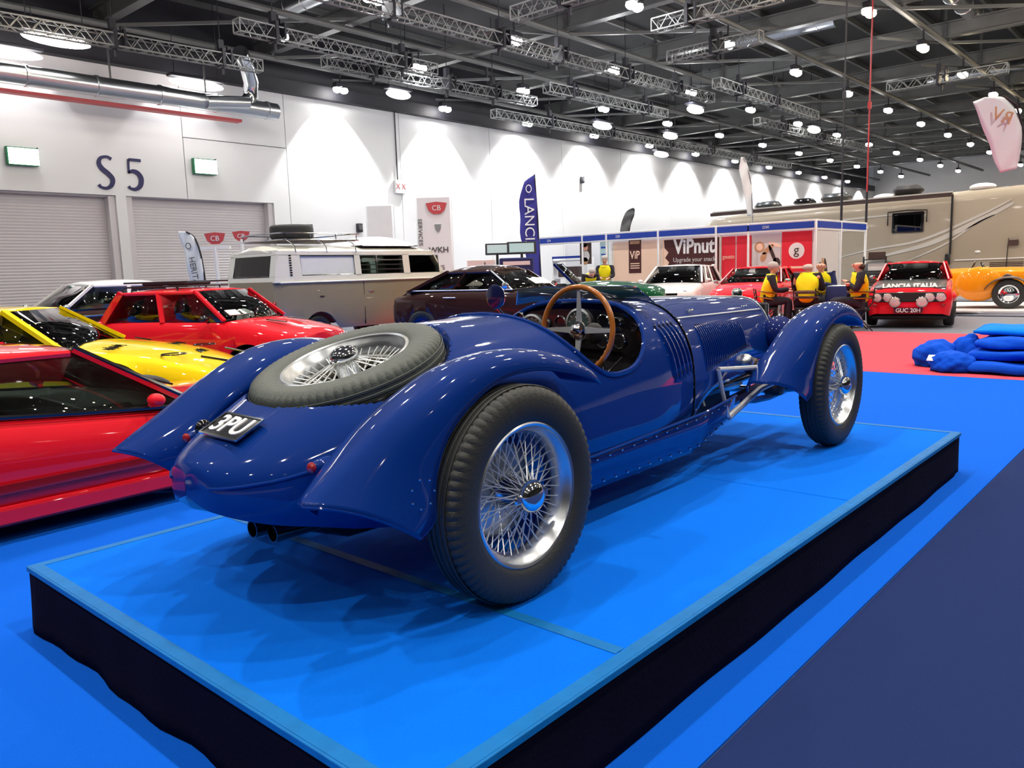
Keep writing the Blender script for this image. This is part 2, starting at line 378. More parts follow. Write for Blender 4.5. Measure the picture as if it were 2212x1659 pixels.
FLB = ['left edge above the S5 wall', 'beside the wall right of the silver elbow', 'far end of the short mid-roof truss', 'third along, right of the middle', 'far left of the distant row', 'close above the white wall, far away', 'most distant one over the motorhome end', 'on the silver duct above the S5 lettering', 'at the left edge under the silver duct']
for i, (x, y, l) in enumerate(((14, 18.5, 4), (20.2, 12.6, 2.6), (27, 11, 5), (33, 14, 4), (35, 8, 5), (17, 24, 3), (40, 20, 5), (48, 10, 5))):   # roof plant
    d = thing('ventilation_duct', 'grey ventilation duct in the roof steel, %s' % DL[i], 'duct', (x, y, 10.75), PI/2 if i % 2 else 0, 'ducts among the roof steel')
    MB().tube([(-l/2, 0, 0), (l/2, 0, 0)], .32, 14).build('duct_pipe', M['alu'], d)
    for k in (-.33, 0, .33): MB().lathe([(.32, -.03), (.345, -.02), (.345, .02), (.32, .03)], 'x', (k*l, 0, 0), 14).build('flange', M['alu'], d)
    B('hanger', (0, 0, .5), (.06, .06, .5), M['steel'], d, 0)

# high-bay lamps in their regular grid
def lamp_proto(name, lit):
    t = thing(name, 'lamp', 'lamp', (0, 0, 0), 0, 'high-bay lamps under the roof')
    MB().tube([(0, 0, .75), (0, 0, .22)], .035, 6).build('drop_rod', M['bracket'], t)
    B('housing', (0, 0, .2), (.62, .26, .16), M['bracket'], t, .03)
    for s in (-.17, .17):
        MB().ell((s, 0, .01), (.175, .17, .13), 12, 8).build('bulb', lit, t)
        MB().lathe([(.10, .14), (.17, .08)], 'z', (s, 0, 0), 12).build('reflector', M['alu'], t)
    return t
pr = lamp_proto('high_bay_lamp', M['lamp']); prw = lamp_proto('high_bay_lamp', M['lampw'])
used = {0: False, 1: False}; cnt = [0]*12
ORD = ['first', 'second', 'third', 'fourth', 'fifth', 'sixth', 'seventh', 'eighth', 'ninth', 'tenth', 'eleventh', 'twelfth', 'thirteenth', 'fourteenth']
LX = [9.2+5.95*k for k in range(-3, 13)]; LY = [28.0-4.72*k for k in range(0, 10)]
for i, x in enumerate(LX):
    for j, y in enumerate(LY):
        vis = x > 6 and y > -3 and (x*.739+y*.659) > 4
        warm = (y < 10) or (x < 10 and y > 17)
        if j == 0 and x < 20: continue
        yy = y-.3 if j else y-.2
        if vis:
            k = 1 if warm else 0
            o = (prw if warm else pr)
            if used[k]: o = copy_tree(o)
            used[k] = True
            o.location = (x, yy, LAMP_Z)
            o['label'] = 'high-bay lamp, %s from the left in the %s roof row from the wall' % (ORD[cnt[j]], ORD[j]); cnt[j] += 1
        if x < 34 and -12 < y < 26:
            for kind, f_ in (('SPOT', .95), ('POINT', .13)):
                l = bpy.data.lights.new('lamp_light', kind); l.energy = f_*LAMP_W*(.24 if (x < 17 and y > 20) else 1.0 if x < 22 else 1.5); l.shadow_soft_size = .12
                if kind == 'SPOT': l.spot_size = R(118); l.spot_blend = .7
                l.color = (1, .93, .84) if warm else (.93, .96, 1)
                lo = bpy.data.objects.new('lamp_light', l); C.objects.link(lo); lo.location = (x, yy, LAMP_Z-.2)
for x in [3.3, 9.2, 14.4]+[21.1+5.95*k for k in range(0, 12)]:        # wall washers
    l = bpy.data.lights.new('wash_light', 'SPOT'); l.energy = WASH_W*(.16 if x < 16 else 1.7 if x < 30 else 2.1); l.spot_size = R(88 if x < 30 else 112); l.spot_blend = .25 if x < 30 else .6; l.shadow_soft_size = .08
    lo = bpy.data.objects.new('wash_light', l); C.objects.link(lo); lo.location = (x, YW-1.0, 8.75)
    d = Vector((0, .42, -1)); lo.rotation_euler = d.to_track_quat('-Z', 'Y').to_euler()

# box trusses
def truss(x0, y0, x1, y1, z, hoists, label='aluminium box truss hung below the roof steel', s=.36):
    L = math.hypot(x1-x0, y1-y0)
    t = thing('lighting_truss', label, 'truss', (x0, y0, z), math.atan2(y1-y0, x1-x0), 'box trusses under the roof')
    for a in (-s/2, s/2):
        for b in (-s/2, s/2): MB().tube([(0, a, b), (L, a, b)], .026, 6).build('chord', M['truss'], t)
    m = MB(); n = int(L/(s*.75)); d = L/n
    for i in range(n):
        u, v = (i*d, (i+1)*d); f = 1 if i % 2 else -1
        for a in (-s/2, s/2): m.bar((u, a, -f*s/2), (v, a, f*s/2), .020)
        for b in (-s/2, s/2): m.bar((u, -f*s/2, b), (v, f*s/2, b), .020)
    stuff(m.build('lattice', M['truss'], t, smooth=False))
    for u in (0, L):
        e = MB(); e.box((u, 0, s/2), (.03, s, .03)); e.box((u, 0, -s/2), (.03, s, .03)); e.box((u, s/2, 0), (.03, .03, s)); e.box((u, -s/2, 0), (.03, .03, s))
        e.build('end_frame', M['truss'], t, smooth=False)
    pass
    for h in hoists:
        k = MB(); k.box((h, 0, .05), (.10, s+.12, s+.2)); k.box((h, 0, .45), (.18, .16, .34)); k.box((h, 0, 1.5), (.022, .022, 2.9)); k.box((h+.1, .12, -.3), (.08, .08, .25))
        k.build('hoist', M['bracket'], t, smooth=False)
        k2 = MB(); k2.box((h+.28, 0, .1), (.06, s+.1, s+.1)); k2.box((h+.28, 0, .35), (.1, .1, .2)); k2.build('clamp', M['bracket'], t, smooth=False)
    return t
truss(11, 17.75, 33, 17.3, 8.6, (4.2, 8.6, 11.5, 15.5, 19), 'long aluminium box truss crossing the upper middle of the roof')
truss(12.9, 21.65, 20.6, 21.65, 8.6, (1.2, 6.2), 'aluminium box truss with a free end left of the upper middle')
truss(2, 25.7, 15.8, 25.2, 8.6, (9, 12.4), 'aluminium box truss at the far left by the silver duct')
truss(17, 23.2, 27.5, 22.75, 8.6, (2, 5.5, 8), 'aluminium box truss behind the free-ended one nearest the white wall')
truss(25.8, 20.7, 34.5, 20.5, 8.6, (1.5, 7), 'short aluminium box truss mid roof above the grey feather flag')
truss(18.3, 15.8, 18.3, 10.4, 8.7, (1.8, 4.6), 'aluminium box truss crossing above the long one at the top')
truss(22.3, 13.6, 22.3, 9.6, 8.7, (1.2,), 'short aluminium box truss at the top edge, right of the middle')
truss(25.9, 15.2, 25.9, 11.8, 8.7, (1.7,), 'short aluminium box truss under the ventilation plant')
truss(30.4, 15.7, 41, 15.8, 8.6, (2, 5.5), 'aluminium box truss on the right carrying small floods')
truss(28, 25.6, 60, 25.0, 8.6, (4, 9, 15, 20, 26), 'far aluminium box truss along the top of the white wall')
truss(40, 18.4, 56, 18.0, 8.6, (3, 8), 'distant aluminium box truss above the motorhome end')
truss(38, 11.5, 38, 7.0, 8.8, (2,), 'distant aluminium box truss near the big white feather flag')
# long floods, lit
for i, (x, y, z, l) in enumerate(((9.6, 25.9, 8.45, 1.9), (21.7, 24.9, 8.45, 1.2), (34.2, 23.9, 8.5, 1.5), (34.0, 18.6, 8.45, 1.3), (39.8, 23.3, 8.5, 1.3), (46, 27.6, 8.55, 1.6), (44.5, 17.2, 8.5, 1.3), (14.6, 27.35, 8.2, 2.0), (8.6, 27.35, 8.25, 2.2))):
    f = thing('linear_flood', 'lit long flood lamp, ' + FLB[i], 'lamp', (x, y, z), 0, 'linear flood lamps')
    B('housing', (0, 0, .2), (l, .4, .1), M['bracket'], f, .02); MB().ell((0, 0, 0), (l*.50, .26, .17), 16, 10).build('lit_tube', M['lamplong'], f)
    for a in (-.4, .4): MB().box((a*l, 0, 1.5), (.02, .02, 2.7)).build('drop_rod', M['bracket'], f)
# silver duct along the wall
d = thing('silver_duct', 'fat silver spiral duct along the top of the left wall ending in an elbow', 'duct', (-6, 26.9, 7.55))
MB().tube([(0, 0, 0), (23.4, 0, 0)], .30, 20).build('duct_pipe', M['alu'], d)
for k in range(12): MB().lathe([(.30, -.05), (.33, -.035), (.33, .035), (.30, .05)], 'x', (1.0+k*2.0, 0, 0), 20).build('flange', M['alu'], d)
MB().tube([(22.2, 0, .1), (22.4, 0, .45), (22.35, -.15, .9), (22.0, -.5, 1.35), (21.5, -1.0, 1.6)], .27, 16).build('elbow', M['chrome'], d)
MB().tube([(20.5, -.25, -.05), (22.1, -.25, .12)], .22, 14).build('branch', M['alu'], d)
B('cable_tray', (11.2, .55, -.40), (22, .35, .1), M['badge'], d, .01)
for k in range(7): B('hanger', (1.5+k*3.2, .1, .75), (.05, .05, .95), M['steel'], d, 0)

# ================================================================== PLATFORM
_=0
PX0, PX1, PY0, PY1, PZ = 1.0, 5.70, 1.215, 3.545, .26
pf = thing('display_platform', 'low square-edged display platform topped with bright blue carpet and skirted in black', 'platform', (PX0, PY0, 0))
W_, D_ = PX1-PX0, PY1-PY0
for a, b in ((0, .85), (.856, 2.77), (2.776, W_)): B('deck_panel', ((a+b)/2, D_/2, .235), (b-a, D_, .05), M['deck'], pf, .004)
def skirt(a, b, n, nm='skirt'):
    a = Vector(a); b = Vector(b); d = (b-a).normalized(); nrm = Vector((d.y, -d.x, 0)); rows = []
    for k in range(n+1):
        t = k/n; p = a.lerp(b, t); row = []
        for j in range(7):
            h = j/6; wv = (1-h)*(.012*math.sin(t*17+.6)+.008*math.sin(t*41))*(1.0 if n == 30 else .35); flare = .03*(1-h)**2*(1 if 0.03 < t < .97 else .4)
            row.append(p+nrm*(wv*.8+flare*.5+.003)+Vector((0, 0, .005+h*.247)))
        rows.append(row)
    return MB().grid(rows).build(nm, M['skirt'], pf, solid=.004)
skirt((0, 0, 0), (W_, 0, 0), 60); skirt((W_, 0, 0), (W_, D_, 0), 30); skirt((W_, D_, 0), (0, D_, 0), 60); skirt((0, D_, 0), (0, 0, 0), 30)
tp = .045
B('edge_tape', (W_/2, tp/2-.004, .2605), (W_+.01, tp, .004), M['tape'], pf, .001); B('edge_tape', (W_/2, D_-tp/2, .2605), (W_+.01, tp, .003), M['tape'], pf, .001)
B('edge_tape', (tp/2-.004, D_/2, .2608), (tp, D_-.05, .004), M['tape'], pf, .001); B('edge_tape', (W_-tp/2, D_/2, .2608), (tp, D_-.05, .004), M['tape'], pf, .001)
B('seam_tape', (.853, D_/2, .2612), (.045, D_-.09, .002), M['tape'], pf, .0005)
B('edge_trim', (W_/2, -.006, .25), (W_, .012, .022), M['tape'], pf, .002); B('edge_trim', (-.006, D_/2, .25), (.012, D_, .022), M['tape'], pf, .002)

# ================================================================== THE BLUE OPEN SPORTS CAR
car = thing('vintage_sports_car', 'dark blue open vintage racing sports car with wire wheels standing on the platform', 'car', (1.97, 2.45, .26))
BT = [  # x, half width, top, widest, bottom, exponent
 (-.815, .001, .495, .46, .44, 2.2), (-.805, .10, .53, .455, .41, 2.3), (-.785, .16, .553, .45, .395, 2.3), (-.74, .23, .58, .45, .375, 2.35), (-.66, .305, .622, .45, .35, 2.4),
 (-.55, .365, .675, .455, .325, 2.5), (-.40, .43, .745, .46, .29, 2.6), (-.10, .49, .855, .46, .24, 2.6), (.20, .51, .915, .46, .21, 2.35), (.50, .515, .93, .46, .20, 2.45),
 (.80, .52, .945, .46, .20, 2.7), (1.10, .52, .955, .46, .20, 3.0), (1.30, .515, .965, .46, .20, 3.0), (1.50, .49, .962, .46, .22, 2.9), (1.70, .455, .955, .46, .26, 2.7),
 (2.00, .41, .95, .48, .42, 2.6), (2.5, .345, .935, .50, .44, 2.6), (3.02, .275, .91, .50, .46, 2.6)]
SPC = Vector((-.145, 0, .758)); SPN = Vector((-.32, 0, 1)).normalized()      # spare wheel centre and axis
def sec(x, a, dw=0.0, dz=0.0):
    w_, zt, zw, zb, n = lerpt(BT, x); w_ -= dw; zt -= dz
    return w_*max(math.cos(a), 0)**(2/n), zw+(zt-zw)*math.sin(a)**(2/n)
def well(x, y, z):
    d = math.hypot((x-SPC.x)*1.05, y)
    if d < .392:
        pz = SPC.z-(SPN.x*(x-SPC.x))/SPN.z-.10
        t = min(1, max(0, (.392-d)/.022)); t = t*t*(3-2*t)
        z2 = min(z, pz); z = z*(1-t)+z2*t
    return z
CX, CL = .945, .345
def acut(x):
    s = (x-CX)/CL
    if abs(s) >= 1: return PI/2
    return PI/2-R(73)*(1-abs(s)**2.6)**.5
def side_pts(x, ac, K, dw=0, dz=0, low=5):
    w_, zt, zw, zb, n = lerpt(BT, x); w_ -= dw; out = []
    for i in range(low):
        t = i/low; out.append((x, w_*(1-.16*(1-t)**2.2), zb+(zw-zb)*t))
    for k in range(K+1):
        a = ac*k/K; y, z = sec(x, a, dw, dz); out.append((x, y, z))
    return out
xs = [-.815, -.812, -.808, -.802, -.795, -.785, -.77, -.755, -.74, -.72]+[-.70+.02*k for k in range(0)]+[-.70+.01*k for k in range(94)]+[.25+.03*k for k in range(12)]
co = [CX-CL*math.cos(PI*k/26) for k in range(27)]
xs = sorted(set([round(v, 4) for v in xs if v < CX-CL-.005]+[round(v, 4) for v in co]+[1.33, 1.40, 1.46, 1.52, 1.58, 1.64]))
bm_ = MB()
for sgn in (1, -1):
    rows = []
    for x in xs:
        rows.append([(x, sgn*p[1], well(x, p[1], p[2]) if p[2] > .5 else p[2]) for p in side_pts(x, acut(x), 44)])
    g = MB().grid(rows); bm_.add(g.v, g.f)
body = bm_.build('body', M['blue'], car, ang=50)
# belly pan closing the underside
rows = [[(x, w*(.84), zb+.004), (x, 0, zb-.01), (x, -w*.84, zb+.004)] for x in [-.815, -.80, -.78, -.74]+[-.7+.1*k for k in range(24)] for (w, zt, zw, zb, n) in [lerpt(BT, x)]]
MB().grid(rows).build('belly_pan', M['bluedk'], car)
# rolled rim round the cockpit opening
pr_ = [(x,)+sec(x, acut(x)) for x in co]
path = [(a, b, c) for a, b, c in pr_]+[(a, -b, c) for a, b, c in reversed(pr_[1:-1])]
MB().tube(path, .012, 8, closed=True).build('cockpit_rim', M['blue'], car)
# interior tub
for sgn in (1, -1):
    rows = [side_pts(x, acut(x)*.985, 12, .022, .02) for x in co[1:-1]]
    MB().grid([[(p[0], sgn*p[1], p[2]) for p in r] for r in rows]).build('side_lining', M['leather'], car)
B('cockpit_floor', (.95, 0, .27), (.75, .92, .02), M['black'], car)
B('bulkhead', (.60, 0, .52), (.03, .86, .5), M['leather'], car, .01)
for y in (-.23, .23):
    st = MB().box((.80, y, .36), (.40, .38, .16), None, .05); st.build('seat_cushion', M['leather'], car)
    MB().box((.655, y, .58), (.09, .38, .36), Matrix.Rotation(R(-8), 3, 'Y'), .04).build('seat_back', M['leather'], car)
dpts = [(p[1]*.97, p[2]) for p in [side_pts(1.22, acut(1.30), 14, .03, .03)[k] for k in range(4, 20)]]
dpts = [(y, z) for y, z in dpts if z > .60]
poly = dpts+[(-y, z) for y, z in reversed(dpts)]
poly = [(.455, .62), (.455, .72), (.425, .80), (.375, .865), (.27, .91), (.12, .925), (-.12, .925), (-.27, .91), (-.375, .865), (-.425, .80), (-.455, .72), (-.455, .62), (-.30, .72), (0, .735), (.30, .70)]
MB().prism(poly, .02, 'yz', 1.245).build('dashboard', M['blackgl'], car, smooth=False)
B('scuttle_baffle', (1.30, 0, .52), (.02, .80, .50), M['black'], car)
for y, z, r in ((.39, .80, .036), (.255, .815, .075), (.335, .885, .02), (.16, .85, .022), (.065, .855, .034), (-.05, .85, .072), (-.20, .865, .034), (-.275, .86, .026), (-.19, .775, .034), (-.29, .775, .034), (.10, .775, .02), (-.38, .84, .018), (.39, .73, .018)):
    g = MB().lathe([(r*1.12, 0), (r*1.12, -.012), (r*.98, -.016), (r*.95, -.006)], 'x', (1.243, y, z), 24); o = g.build('gauge_bezel', M['chrome'] if r < .05 else M['alu'], car)
    MB().lathe([(0, -.0065), (r*.97, -.0065), (r*.97, 0)], 'x', (1.243, y, z), 24).build('dial', M['gauge'] if r > .05 else M['blackgl'], o)
    if r > .05:
        n_ = MB()
        n_.bar((1.235, y-.01, z-.02), (1.235, y+.02, z+r*.55), .003)
        for k in range(11):
            a = R(-130+26*k); n_.bar((1.2352, y+math.sin(a)*r*.78, z+math.cos(a)*r*.78), (1.2352, y+math.sin(a)*r*.92, z+math.cos(a)*r*.92), .0022)
        n_.build('needle_and_ticks', M['white'], o, smooth=False)
# pedals, gear lever, under-dash pipes
for y in (-.36, -.27, -.18): B('pedal', (1.22, y, .42), (.02, .05, .09), M['alu'], car)
MB().tube([(.95, 0, .28), (.96, 0, .5), (.98, -.01, .56)], .008).ell((.98, -.01, .575), (.018, .018, .02)).build('gear_lever', M['chrome'], car)
MB().tube([(1.22, -.20, .66), (1.15, -.27, .62), (1.20, -.33, .70)], .006).build('under_dash_pipe', M['chrome'], car)
# steering wheel
SWC = Vector((.86, -.32, .856)); sw_ax = Vector((1, 0, -.08)).normalized(); u_ = Vector((0, 1, 0)); v_ = sw_ax.cross(u_).normalized()
if v_.z < 0: v_ = -v_
SWR = .190
sw = MB().tube([SWC+(u_*math.cos(2*PI*k/48)+v_*math.sin(2*PI*k/48))*SWR for k in range(48)], .0125, 10, closed=True).build('steering_wheel', M['wood'], car)
sp_ = []
for k, (du, dv) in enumerate(((1, 0), (-1, 0), (0, 1), (0, -1))):
    d_ = u_*du+v_*dv; sd = u_*dv+v_*du
    g = MB()
    a0, a1 = SWC+d_*.02, SWC+d_*(SWR-.008); off = sw_ax*.012
    vs = [a0+sd*.016+off, a0-sd*.016+off, a1-sd*.006, a1+sd*.006]; vs += [v+sw_ax*.006 for v in vs]
    g.add(vs, [(0, 1, 2, 3), (7, 6, 5, 4), (0, 4, 5, 1), (1, 5, 6, 2), (2, 6, 7, 3), (3, 7, 4, 0)]); g.build('spoke', M['trim'], sw, smooth=False)
hb = MB().lathe([(0, -.022), (.014, -.02), (.024, -.010), (.028, 0), (.040, .004), (.040, .014), (.015, .02), (.015, .34), (0, .34)], 'z', (0, 0, 0), 20)
hb.xf(Matrix.Translation(SWC) @ sw_ax.to_track_quat('Z', 'Y').to_matrix().to_4x4()).build('hub', M['chrome'], sw)
for k in range(14):       # finger grips under the rim
    a = R(200+k*10); p = SWC+(u_*math.cos(a)+v_*math.sin(a))*(SWR-.011)
    sp_.append(p)
g = MB()
for p in sp_: g.ell(p, (.006, .006, .006), 6, 4)
stuff(g.build('finger_grips', M['wood'], sw))
MB().ell((.99, -.32, .83), (.03, .05, .05)).build('column_boss', M['black'], car)

# louvres on the scuttle side, and bonnet
def bside(x, z):      # y of the flank at height z
    lo, hi = 0.0, PI/2
    for _ in range(24):
        m_ = (lo+hi)/2
        if sec(x, m_)[1] < z: lo = m_
        else: hi = m_
    return sec(x, lo)[0] if z > lerpt(BT, x)[2] else lerpt(BT, x)[0]
def louvre(x, z0, z1, wid, proud, lean, parent, sgn=-1, name='louvre', m='blue'):
    rows = []
    for k in range(9):
        t = k/8; z = z0+(z1-z0)*t; xx = x-lean*t; y = bside(xx, z); e = math.sin(PI*min(1, max(0, t)))**.4 if 0 < t < 1 else 0
        rows.append([(xx+wid*.5, sgn*(y-.002), z), (xx+wid*.1, sgn*(y+proud*.8*e), z), (xx-wid*.35, sgn*(y+proud*e), z), (xx-wid*.5, sgn*(y-.004), z)])
    return MB().grid(rows).build(name, M[m], parent, ang=70)
for k in range(5):
    for sg in (-1, 1):
        lv = louvre(1.415+k*.052, .56+.006*k, .86, .036, .020, .07, car, sg, 'scuttle_louvre')
        MB().bar((1.415+k*.052-.024, sg*(bside(1.40+k*.052, .60)-.001), .585+.006*k), (1.415+k*.052-.084, sg*(bside(1.34+k*.052, .84)-.001), .845), .013).build('louvre_slot', M['black'], lv, smooth=False)  # black bar paints the shade inside each scuttle louvre opening
rows = []
bx = [1.66, 1.70]+[1.76+.07*k for k in range(18)]+[3.02]
for x in bx:
    h = [(x, p[1], p[2]) for p in side_pts(x, PI/2, 20, -.001, -.001, 3)]
    rows.append(h+[(x, -p[1], p[2]) for p in reversed(h[:-1])])
slot_shade = {-1: MB(), 1: MB()}  # black bars painting the shade in the bonnet louvre openings
bon = MB().grid(rows).build('bonnet', M['blue'], car, ang=50)
for k in range(23):
    for sg in (-1, 1): slot_shade[sg].bar((1.86+k*.029+.013, sg*(bside(1.86+k*.029, .58)+.001), .57+.003*k), (1.86+k*.029-.006, sg*(bside(1.86+k*.029, .81)+.001), .815-.0012*k), .005)
    for sg in (-1, 1): louvre(1.86+k*.029, .55+.003*k, .825-.0012*k, .020, .013, .02, bon, sg)
for sg in (-1, 1):
    MB().tube([(x, sg*(bside(x, .855-.018*(x-1.7))+.004), .855-.018*(x-1.7)) for x in [1.68+.1*k for k in range(14)]], .006, 6).build('hinge_strip', M['trim'], car)
MB().tube([(x, 0, lerpt(BT, x)[1]+.002) for x in [1.67+.1*k for k in range(14)]], .005, 6).build('hinge_strip', M['trim'], car)
for sg in (-1, 1): stuff(slot_shade[sg].build('louvre_shade_bars', M['black'], bon, smooth=False))
for x0 in (1.655, 3.025):
    h = [(x0, p[1], p[2]) for p in side_pts(x0, PI/2, 16, -.004, -.004, 3)]
    MB().tube(h+[(x0, -p[1], p[2]) for p in reversed(h[:-1])], .004, 6).build('bonnet_edge' if x0 < 2 else 'radiator_edge', M['blackgl'] if x0 < 2 else M['trim'], car)
rows = []
for x, e in ((3.03, 0), (3.07, 0.0), (3.12, .012), (3.15, .035)):
    h = [(x, p[1]-e, p[2]-e*.7) for p in side_pts(3.02, PI/2, 16, -.003, -.003, 3)]; rows.append(h+[(x, -p[1], p[2]) for p in reversed(h[:-1])])
rad = MB().grid(rows).build('radiator_shell', M['blue'], car)
B('radiator_core', (3.05, 0, .66), (.04, .46, .42), M['black'], rad)
for k in range(9): B('grille_bar', (3.12, -.2+k*.05, .66), (.012, .008, .40), M['chrome'], rad, 0)
MB().lathe([(0, .05), (.02, .05), (.035, .03), (.035, 0), (.045, -.01)], 'z', (3.08, 0, .915), 16).build('radiator_cap', M['chrome'], car)
for x, z in ((1.9, .905), (2.6, .89)): MB().box((x, -.30+.03*(x-1.9), z-.02), (.06, .016, .012), None, .004).build('bonnet_catch', M['chrome'], car)
# folding low windscreen and mirror
wp = [(1.36, .47), (1.40, .35), (1.425, .15), (1.43, -.05), (1.42, -.25), (1.38, -.40)]
def wz(x, y): return sec(x, math.acos(min(1, (abs(y)/lerpt(BT, x)[0]))**(lerpt(BT, x)[4]/2)))[1] if False else .955-.35*max(0, abs(y)-.33)**1.5
wp = cat(wp, 16); base = [Vector((x, y, wz(x, y)+.004)) for x, y in wp]
top = [Vector((p.x-.07, p.y*(.88-.25*max(0, abs(p.y)-.30)), .955+.080-.10*max(0, abs(p.y)-.34))) for p in base]
ws = MB().grid([base, top]).build('windscreen', M['aero'], car, solid=.004)
MB().tube(base+list(reversed(top)), .0035, 6, closed=True).build('screen_frame', M['chrome'], ws)
MB().bar(base[5]+Vector((-.005, 0, 0)), base[5]+Vector((-.10, .01, -.02)), .008).build('screen_stay', M['chrome'], ws)
mr = MB().lathe([(0, .03), (.045, .026), (.066, .01), (.07, 0), (.062, -.004), (0, -.004)], 'x', (1.33, .60, .985), 24); mr.build('wing_mirror', M['mirrorblue'], car)
MB().tube([(1.34, .60, .925), (1.34, .55, .88), (1.34, .50, .86)], .008).build('mirror_stem', M['chrome'], car)
# rivets round the scuttle edge
g = MB()
for k in range(19):
    x = 1.345; a = R(20+k*7.6); 
    for sg in (-1, 1):
        y, z = sec(x, min(a, PI/2)); g.ell((x, sg*y, z), (.005, .005, .005), 6, 4)
stuff(g.build('scuttle_rivets', M['chrome'], car))

# ---- wings (fenders)
def wing(ridge, outer, inner, n, name, parent, sgn=-1, m='blue'):
    Rg = cat(ridge, n); Og = cat(outer, n); In = cat(inner, n); rows = []
    for r, o, i_ in zip(Rg, Og, In):
        r = Vector((r[0], r[1], r[2])); o = Vector(o); i_ = Vector(i_); row = []
        c1 = Vector((r.x*.6+o.x*.4, o.y+.0, r.z*.93+o.z*.07)); c2 = Vector((r.x*.6+i_.x*.4, i_.y, r.z*.93+i_.z*.07))
        for k in range(11):
            t = k/10; row.append(o*(1-t)**2+c1*2*t*(1-t)+r*t*t)
        for k in range(1, 9):
            t = k/8; row.append(r*(1-t)**2+c2*2*t*(1-t)+i_*t*t)
        rows.append([(p.x, p.y*(1 if sgn < 0 else -1), p.z) for p in row])
    o = MB().grid(rows).build(name, M[m], parent, solid=.010, ang=60, off=0)
    edge = [rows[k][0] for k in range(len(rows))]+list(rows[-1][1:])
    MB().tube(edge, .0055, 6).build('wired_edge', M[m], o)
    g = MB()
    return o
for sg in (-1, 1):
    rg = [(.52, -.66, .69), (.44, -.645, .755), (.30, -.63, .815), (.12, -.62, .85), (-.05, -.62, .852), (-.20, -.62, .825), (-.34, -.62, .765), (-.47, -.62, .695), (-.58, -.62, .625), (-.69, -.62, .56), (-.785, -.62, .502)]
    ou = [(.52, -.68, .685), (.45, -.70, .715), (.30, -.705, .755), (.12, -.705, .785), (-.05, -.70, .775), (-.20, -.70, .715), (-.31, -.70, .63), (-.365, -.70, .53), (-.385, -.705, .45), (-.405, -.72, .385), (-.475, -.735, .352)]
    inn = [(.50, -.50, .70), (.44, -.49, .74), (.30, -.48, .77), (.12, -.47, .78), (-.05, -.46, .765), (-.20, -.45, .73), (-.34, -.44, .67), (-.46, -.43, .60), (-.54, -.42, .52), (-.60, -.43, .45), (-.64, -.46, .415)]
    wg = wing(rg, ou, inn, 44, 'rear_wing', car, sg)
    g = MB()
    for k in range(7):
        a = 2*PI*k/7; g.ell((-.47+.045*math.cos(a), sg*.752, .49+.045*math.sin(a)), (.004, .004, .004), 6, 4)
    stuff(g.build('wing_bolts', M['chrome'], wg))
    F = 2.96
    rg = [(F+.52, -.66, .70), (F+.47, -.65, .76), (F+.34, -.64, .83), (F+.18, -.63, .868), (F+.02, -.63, .865), (F-.14, -.62, .83), (F-.30, -.62, .765), (F-.46, -.61, .67), (F-.58, -.60, .595), (F-.69, -.60, .53), (F-.79, -.59, .475)]
    ou = [(F+.52, -.69, .69), (F+.46, -.71, .72), (F+.33, -.72, .76), (F+.17, -.72, .79), (F+.02, -.72, .79), (F-.13, -.72, .755), (F-.26, -.72, .68), (F-.35, -.72, .56), (F-.40, -.72, .45), (F-.41, -.72, .375), (F-.48, -.72, .345)]
    inn = [(F+.50, -.53, .70), (F+.45, -.51, .73), (F+.33, -.50, .765), (F+.17, -.49, .785), (F+.02, -.49, .78), (F-.13, -.48, .74), (F-.28, -.47, .68), (F-.42, -.46, .59), (F-.54, -.45, .52), (F-.62, -.45, .45), (F-.68, -.46, .40)]
    wf = wing(rg, ou, inn, 44, 'front_wing', car, sg)
    MB().tube([(F+.02, sg*.50, .78), (F+.02, sg*.30, .62), (F+.02, sg*.22, .48)], .012).build('wing_stay', M['alu'], wf)

